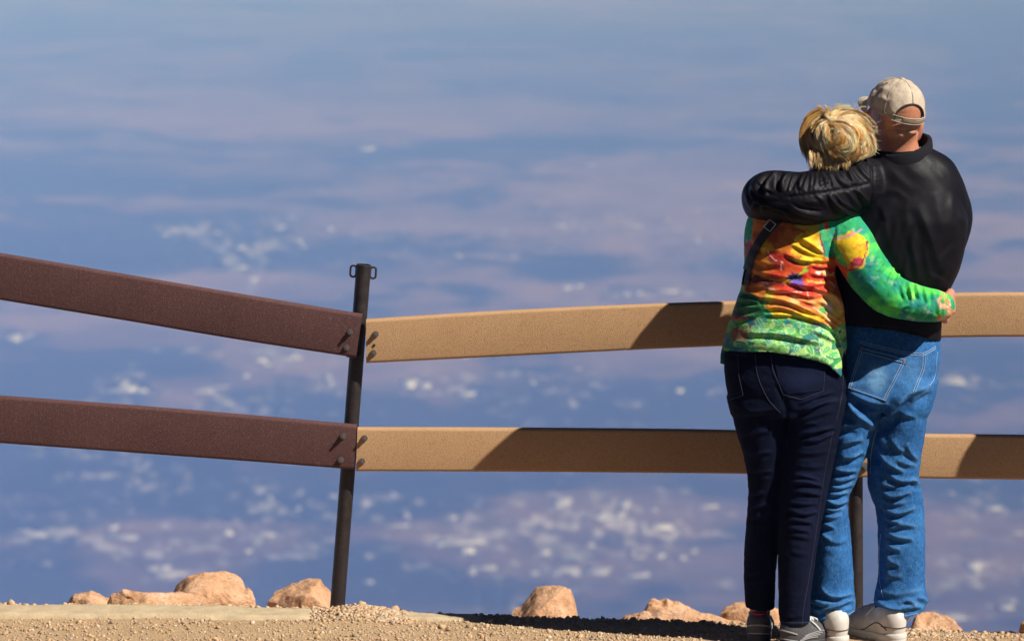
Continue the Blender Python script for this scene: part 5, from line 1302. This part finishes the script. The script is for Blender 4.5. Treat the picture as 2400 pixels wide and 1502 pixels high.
# leafy border
bor = sstep(738, 752, wq[:, 1] - np.interp(q[:, 0], [1690,1780,1860,1930,1985], [8,-4,-2,14,26]))[:, None] * torso
bc = mixc(C(10,110,110), C(30,150,90), sstep(-.2, .25, n1)); bc = mixc(bc, C(10,90,140), sstep(.05, .5, -n2) * .8); bc = mixc(bc, C(110,190,60), sstep(.05, .4, n2) * .7)
bc = mixc(bc, C(150,60,50), ell(1735,780,26,18) * .8); bc = mixc(bc, C(200,120,60), sstep(.25, .4, n3) * .5)
col = mixc(col, bc, bor)
rl = np.random.default_rng(8)
for k in range(125):
    u = rl.uniform(1700, 1985); v = rl.uniform(752, 880)
    if rl.random() > (u - 1690) / 240 + .2: continue
    a = rl.uniform(-1.2, 1.2) + (math.pi if rl.random() < .5 else 0); s_ = rl.uniform(.75, 1.25); ru, rv = 14.5*s_, 6.4*s_
    m = np.abs(q[:, 0]-u) + np.abs(q[:, 1]-v) < 40
    if not m.any(): continue
    d = q[m] - np.array([u, v]); c_, s2 = math.cos(a), math.sin(a)
    X_ = (d[:, 0]*c_ + d[:, 1]*s2)/ru; Y_ = (-d[:, 0]*s2 + d[:, 1]*c_)/rv / np.clip(1.05 - .5*np.clip(X_, -1, 1), .4, 2)
    e = np.sqrt(X_**2 + Y_**2); inside = sstep(1.08, .92, e)[:, None]; rim = (np.exp(-((e-.9)/.13)**2) + .8*np.exp(-(Y_/.12)**2)*(e < .9))[:, None]
    lc = [C(120,220,90), C(85,205,115), C(175,228,100), C(45,170,95), C(40,180,150)][rl.integers(5)]
    lf = mixc(lc * .85, C(225,245,170), np.clip(rim, 0, 1) * .75)
    keep = bor[m] * inside * (.55 + .45*((u - 1690)/290))
    col[m] = mixc(col[m], lf, keep)
# sleeve bloom
sl = (1 - torso) * (q[:, 0] > 1940)[:, None]
blo = ell(1992,592,44,47,.3,.08); col = mixc(col, mixc(C(250,205,25), C(245,150,25), sstep(-.05, .4, n2 + .2*n1)), sl * blo)
col = mixc(col, mixc(C(228,50,25), C(240,110,30), sstep(0, .4, n3)), sl * blo * sstep(.1, .9, ((1975 - q[:, 0])/40 + (q[:, 1]-575)/55 + .25*n2[:, 0]*3))[:, None])
col = mixc(col, C(215,30,95), sl * ell(2008,614,20,11,-.5) * .9); col = mixc(col, C(70,150,150), sl * ell(1964,606,10,12) * .8)
line([(1952,562),(1985,555),(2020,538)], 1.8, C(190,150,190), sl); line([(1972,634),(1998,634),(2018,618),(2030,592),(2033,566)], 1.6, C(120,40,60), sl)
cf_ = sstep(2192, 2206, q[:, 0] + 8*n2[:, 0])[:, None] * sl; col = mixc(col, mixc(C(235,190,150), C(225,110,60), sstep(-.1, .3, n3)), cf_ * sstep(-.1, .15, n2 + .3*n3))
spk = (vnoise(p3, 1/3.2, 41) > .72)[:, None] * sstep(.0, .3, fbm(p3, 1/40., 2, 43) + .12)[:, None]
col = mixc(col, C(10,75,80), spk * sl * (1 - blo) * .9)
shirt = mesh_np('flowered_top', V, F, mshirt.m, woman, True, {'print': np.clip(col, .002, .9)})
bs = bvh_of(V, F)

# --- crossbody bag on her: strap over the back, pouch in front
bag = empty('crossbody_bag', (P(1800, 560, -.2).x, -.15, P(1800, 560, -.2).z))
tag(bag, "black webbing strap with silver buckle running across the woman's flowered back", 'bag')
mb = MB(); secs = []; pts = []
line_ = curve2([(1880,478),(1845,502),(1812,528),(1783,565),(1764,600),(1752,640),(1747,668)], 8)
for i, (u, v) in enumerate(line_):
    j = min(i, len(line_)-2); t = line_[j+1] - line_[j]; t /= np.linalg.norm(t); nrm = np.array([-t[1], t[0]])
    w_ = 9.5 if i else 9.5; sec = []
    for s_ in (-1, -.5, 0, .5, 1):
        uu = np.array([u, v]) + nrm * w_ * s_; p, n = shoot(bs, *uu, .0045)
        if p is None: p = P(uu[0], uu[1], pts[-1].y + .012 if pts else -.15); n = Vector((0, -1, 0))
        sec.append((p, n))
    c0 = sec[2][0]; pts.append(c0)
    top = [a for a, n in sec]; bot = [a + Vector((0, .004, 0)) for a, n in reversed(sec)]
    secs.append(top + bot)
ps = pts[-1]   # round the flank to the front
for k in range(1, 10):
    a = k/9; c = Vector((ps.x + .012*math.sin(a*3.1) - .006*a + .06*a*a, ps.y + .24*a, ps.z - .14*a))
    secs.append([c + Vector((-.003, 0, .0125*s_)) for s_ in (-1,-.5,0,.5,1)] + [c + Vector((.001, 0, .0125*s_)) for s_ in (1,.5,0,-.5,-1)]); pts.append(c)
mb.sweep(pts, secs); mb.build('strap', mstrap, bag)
mb = MB(); pf = pts[-1] + Vector((.09, .045, -.06))
for zz in (0,):
    secs = [[pf + Vector((.11*sx*k, .028*sy*kk, h)) for sx, sy in ((-1,-.8),(-.8,-1),(.8,-1),(1,-.8),(1,.8),(.8,1),(-.8,1),(-1,.8))] for h, k, kk in ((.075,.9,.7),(.07,.97,.95),(.0,1,1),(-.07,.98,1),(-.08,.9,.7))]
    mb.sweep([0]*5, secs)
mb.build('pouch', mstrap, bag)
mb = MB()
c, n = shoot(bs, 1807, 531, .0105); t = (P(1795,548,0) - P(1820,516,0)).normalized(); nn = t.cross(Vector((0, 1, 0))).normalized()
pts = [c + t*a*.0145 + nn*b*.0125 for a, b in ((-1,-1),(-1,-.3),(-1,.3),(-1,1),(-.3,1),(.3,1),(1,1),(1,.3),(1,-.3),(1,-1),(.3,-1),(-.3,-1))]
mb.tube(pts, .0016, 8, closed=True); mb.build('buckle', msilver, bag)

# --- shoes
mdk2 = Mat('dark_rubber', Base_Color=(.035,.034,.037), Roughness=.65).m
a = P(1776, 1490, -.06); shoe(woman, 'shoe', (a.x, -.085, -.004), R(-6), .255, (mshoe_g.m, mdk2, mdk2), 'grey')
a = P(1856, 1490, -.16); shoe(woman, 'shoe', (a.x - .028, -.165, -.004), R(-50), .255, (mshoe_g.m, mdk2, mdk2), 'grey')

# --- hair: locks of strands swept from the crown
HC = np.array(P(1963, 330, -.085)); HR_ = np.array([.079, .098, .077])
rh = np.random.default_rng(77)
f = Field(HC - .15, HC + .15, .0045)
f.ball(HC + np.array([0, .0, .004]), HR_ - .008, 0)
f.ball(HC + np.array([.012, -.055, -.018]), (.062, .050, .058), .03); f.ball(HC + np.array([-.03, -.03, -.065]), (.05, .05, .04), .03)
f.ball(PT(1935, 374, -.125), (.050, .040, .030), .02)
fc_ = np.array(WH @ Vector((0, .115, -.055)))
f.ball(fc_, (.070, .085, .085), .01, None, True)
V, F = f.mesh(2)
V = V + normals(V, F) * (fbm(V, 40, 3, 3) * .005)[:, None]
hv = [V]; hf_ = [F]; hc = [np.tile(np.array([.16,.085,.028]), (len(V), 1))]; base_n = len(V)
CRW = np.array(P(1953, 287, -.16))                     # the crown
def surf(d, k=1.0): return HC + d * HR_ * k
def onto(p):
    d = (p - HC) / HR_; n = np.linalg.norm(d); return HC + d / n * HR_, d / n
def hit_head(u, v):
    """point of the head under photo pixel (u, v), or the rim next to it"""
    a = CAM; b = np.array(P(u, v, HC[1])); d = (b - a) / np.linalg.norm(b - a)
    o = (a - HC) / HR_; e = d / HR_; A = e @ e; B = o @ e; C_ = o @ o - 1; q = B*B - A*C_
    if q > 0: return a + d * (-B - math.sqrt(q)) / A
    return a + d * (-B / A)
def flow(p, n):
    a = p - CRW; a = a - n * (a @ n); r = np.linalg.norm(a) + 1e-6; a /= r
    dn = np.array([0, 0, -1.0]); dn = dn - n * (dn @ n); dn /= np.linalg.norm(dn) + 1e-6
    d = a * (.5 + 1/(1 + (r/.06)**2)) + dn * (.6 * min(1, r/.06)); return d / (np.linalg.norm(d) + 1e-6)
SEG = 12
LV, LF, LC = [], [], []
TRI = np.array([[0, 1, 2]])
def lock(pts, n, lift, tone, spread, flick=0., rad=.00036, curl=0., tip=.45):
    """one lock: n strands along a guide (points on the head), risen by `lift`"""
    pts = np.array(pts); L = np.concatenate([[0], np.cumsum(np.linalg.norm(np.diff(pts, axis=0), axis=1))]); t = np.linspace(0, 1, SEG + 1)
    pts = np.stack([np.interp(t * L[-1], L, pts[:, i]) for i in range(3)], 1)
    for _ in range(2): pts[1:-1] = .25*pts[:-2] + .5*pts[1:-1] + .25*pts[2:]
    nn = (pts - HC) / HR_**2; nn /= np.linalg.norm(nn, axis=1, keepdims=True)
    tang = np.gradient(pts, axis=0); tang /= np.linalg.norm(tang, axis=1, keepdims=True) + 1e-9
    side = np.cross(nn, tang)
    prof = lift * np.sin(np.pi * np.clip(t * .93 + .05, 0, 1))**.75 + flick * np.clip(t - .7, 0, 1)**1.5 * 3
    for s in range(n):
        a = rh.uniform(-1.7, 1.7); b = rh.normal(0, 1)
        wid = spread * (.30 + .95*np.sin(np.pi * (.08 + .8*t))) * (1 - tip*t)
        # rounded cross-section of the lock: the middle strands stand highest
        off = side * (a * wid)[:, None] + nn * (prof + (1 - (a/1.7)**2) * wid * .75 + b * .0012 + .002)[:, None]
        wob = .0014 * np.sin(t*8 + rh.uniform(0, 6)) * t + curl * spread * np.sin(t * 6.3) * t
        q_ = pts + off + side * wob[:, None] + rh.normal(0, .0010, 3)
        cut = rh.uniform(.80, 1.0)
        q_ = np.stack([np.interp(t*cut, t, q_[:, i]) for i in range(3)], 1)
        r = rad * (1 - .75 * t**2.2) * rh.uniform(.8, 1.2)
        tt = np.gradient(q_, axis=0); tt /= np.linalg.norm(tt, axis=1, keepdims=True) + 1e-9
        sd = np.cross(tt, nn); sd /= np.linalg.norm(sd, axis=1, keepdims=True) + 1e-9; up_ = np.cross(sd, tt)
        ring = np.stack([q_ + (sd*math.cos(w_) + up_*math.sin(w_)) * r[:, None] for w_ in (0, 2.094, 4.189)], 1)
        o = lock.o; LV.append(ring.reshape(-1, 3)); i0 = np.arange(SEG)[:, None]*3 + o
        LF.append(np.concatenate([np.concatenate([i0, i0+1, i0+4, i0+3], 1), np.concatenate([i0+1, i0+2, i0+5, i0+4], 1), np.concatenate([i0+2, i0, i0+3, i0+5], 1)]))
        LC.append(np.repeat((tone * rh.uniform(.62, 1.38))[None] * (.9 + .2*t)[:, None], 3, 0)); lock.o += ring.shape[0]*3
lock.o = base_n
GOLD = np.array([.74, .42, .125]); PALE = np.array([.95, .72, .40]); DEEP = np.array([.34, .17, .045])
def pick(p_pale=.3, p_deep=.2):
    p_pale, p_deep = min(1, p_pale * 1.15 + .05), p_deep * .7
    x_ = rh.random(); return (PALE if x_ < p_pale else DEEP * 1.3 if x_ > 1 - p_deep else GOLD) * rh.uniform(.8, 1.15)
nl = 0
while nl < 300:      # under-layer all over the head
    d = rh.normal(0, 1, 3); d /= np.linalg.norm(d)
    if d[2] < -.72 or (d[1] > .55 and d[2] < .35): continue
    p, n_ = onto(surf(d)); g = [p]
    for k in range(7): p, n_ = onto(p + flow(p, n_) * rh.uniform(.008, .011)); g.append(p)
    lock(g, 26, rh.uniform(.000, .007), pick(.15, .4), rh.uniform(.004, .008)); nl += 1
GUIDES = [ # photo-traced combing lines: points, half-width px, number of locks, lift, paleness, flick
 ([(1950,296),(1972,300),(1989,314),(1990,331),(1974,345),(1954,341)], 9, 13, .018, .35, 0), ([(1950,297),(1968,302),(1982,316),(1980,332),(1964,346),(1944,350)], 9, 10, .012, .4, 0),
 ([(1944,293),(1926,302),(1919,318),(1927,338),(1948,348)], 8, 10, .014, .45, 0), ([(1938,284),(1914,298),(1907,318),(1916,340),(1934,356)], 8, 9, .013, .35, 0),
 ([(1934,272),(1908,290),(1898,314),(1905,340),(1918,362)], 8, 9, .011, .15, 0), ([(1930,264),(1902,280),(1889,308),(1886,338),(1893,366),(1892,384)], 8, 10, .004, .08, 0),
 ([(1922,266),(1896,288),(1885,316),(1882,344),(1892,368)], 6, 6, .003, .05, 0), ([(1946,282),(1938,270),(1932,262),(1926,262)], 7, 6, .012, .3, .006), ([(1946,281),(1944,268),(1940,258),(1940,256)], 6, 5, .006, .4, .006),
 ([(1950,281),(1956,268),(1966,260),(1980,260)], 8, 7, .006, .6, .004), ([(1952,283),(1968,270),(1990,264),(2010,270),(2026,286)], 8, 10, .008, .5, .004), ([(1956,286),(1980,276),(2004,278),(2022,292),(2036,306)], 8, 10, .014, .45, .008),
 ([(1960,290),(1986,284),(2008,292),(2024,308),(2040,322)], 8, 10, .015, .5, .012), ([(1966,294),(1990,294),(2008,306),(2018,322),(2030,338)], 7, 9, .014, .4, .008), ([(1986,298),(2002,304),(2010,318),(2004,336)], 6, 6, .012, .15, 0),
 ([(2014,306),(2032,322),(2036,344),(2020,360),(1998,360)], 8, 10, .014, .4, 0), ([(2004,316),(2020,330),(2022,348),(2008,362),(1988,366)], 8, 10, .013, .3, 0), ([(1990,330),(2002,342),(2000,358),(1984,370)], 7, 8, .011, .3, 0),
 ([(1936,342),(1942,358),(1956,372),(1964,390)], 6, 8, .009, .35, .006), ([(1952,346),(1968,356),(1978,370),(1970,388)], 6, 8, .010, .4, .006), ([(1972,350),(1986,364),(1990,378),(1980,390)], 6, 6, .009, .3, .006),
 ([(1918,348),(1926,362),(1934,376),(1938,392)], 6, 7, .009, .3, .008), ([(1902,340),(1908,358),(1912,376),(1908,392)], 6, 7, .009, .12, .004), ([(1990,300),(2000,288),(2014,284),(2028,290)], 6, 5, .014, .55, .010),
 ([(1948,292),(1962,304),(1970,320),(1962,336),(1946,346)], 9, 12, .009, .4, 0), ([(1940,292),(1934,308),(1938,326),(1950,340)], 8, 10, .010, .35, 0), ([(1936,280),(1918,294),(1906,314),(1904,338),(1912,358)], 10, 12, .008, .2, 0), ([(1928,270),(1906,286),(1896,306),(1894,332),(1902,356)], 10, 12, .006, .1, 0),
 ([(1946,288),(1950,284),(1956,280),(1962,272)], 5, 6, .007, .7, .004), ([(1944,288),(1936,294),(1930,306),(1930,322)], 5, 6, .009, .6, 0)]
for pts, hw, n, lift, pale, flick in GUIDES:
    c = curve2(pts, 4)
    for k in range(n):
        o = rh.normal(0, hw * .8, 2); sc_ = rh.uniform(.85, 1.05); i1 = max(int(len(c) * sc_), 4); i0 = int(rh.uniform(0, .25) * len(c))
        if i1 - i0 < 4: i0 = 0
        g = [hit_head(u + o[0]*(.5 + .5*j/len(c)), v + o[1]*(.5 + .5*j/len(c))) for j, (u, v) in enumerate(c)][i0:i1]
        lock(g, 54, lift * rh.uniform(.7, 1.15), pick(pale, .18 * (1 - pale)), rh.uniform(.0030, .0055), flick * rh.uniform(.3, 1.6), curl=rh.normal(0, .25))
for k in range(110):     # nape tufts, flicked outwards
    u_, v_ = rh.uniform(1898, 1988), rh.uniform(364, 384); du = rh.uniform(-7, 7)
    lock([np.array(P(u_ + du*j/5, v_ - 14 + 5.5*j, -.155 - .008*j + .0012*j*j)) for j in range(6)], 15, .003, pick(.4, .25), .0052, .012, .00036, curl=rh.normal(0, .6), tip=.92)
for k in range(44):     # wisps blown out to the right and over the top
    if k < 30: u_, v_ = rh.uniform(2012, 2036), rh.uniform(282, 352); g = [hit_head(u_ + 3*j, v_ + rh.uniform(.5, 3)*j) for j in range(6)]
    else: u_, v_ = rh.uniform(1925, 2010), rh.uniform(258, 268); g = [hit_head(u_ + rh.uniform(-2, 5)*j, v_ - 1.0*j) for j in range(6)]
    lock(g, 3, .012, PALE, .004, .05, .00030, rh.normal(0, 1.5))
for k in range(420):    # single flyaway hairs all round
    d = rh.normal(0, 1, 3); d /= np.linalg.norm(d)
    if d[2] < -.5 or (d[1] > .5 and d[2] < .3): continue
    p, n_ = onto(surf(d)); g = [p]; w_ = rh.normal(0, .006, 3)
    for j in range(6): p, n_ = onto(p + flow(p, n_) * .008 + w_); g.append(p)
    lock(g, 1, rh.uniform(.008, .020), pick(.6, .05), .003, rh.uniform(0, .025), .00024, rh.normal(0, 1.2))
hv += LV; hf_ += LF; hc += LC
hair = mesh_np('hair', np.concatenate(hv), np.concatenate(hf_), mhair.m, woman, True, {'tone': np.clip(np.concatenate(hc), 0, 1)})
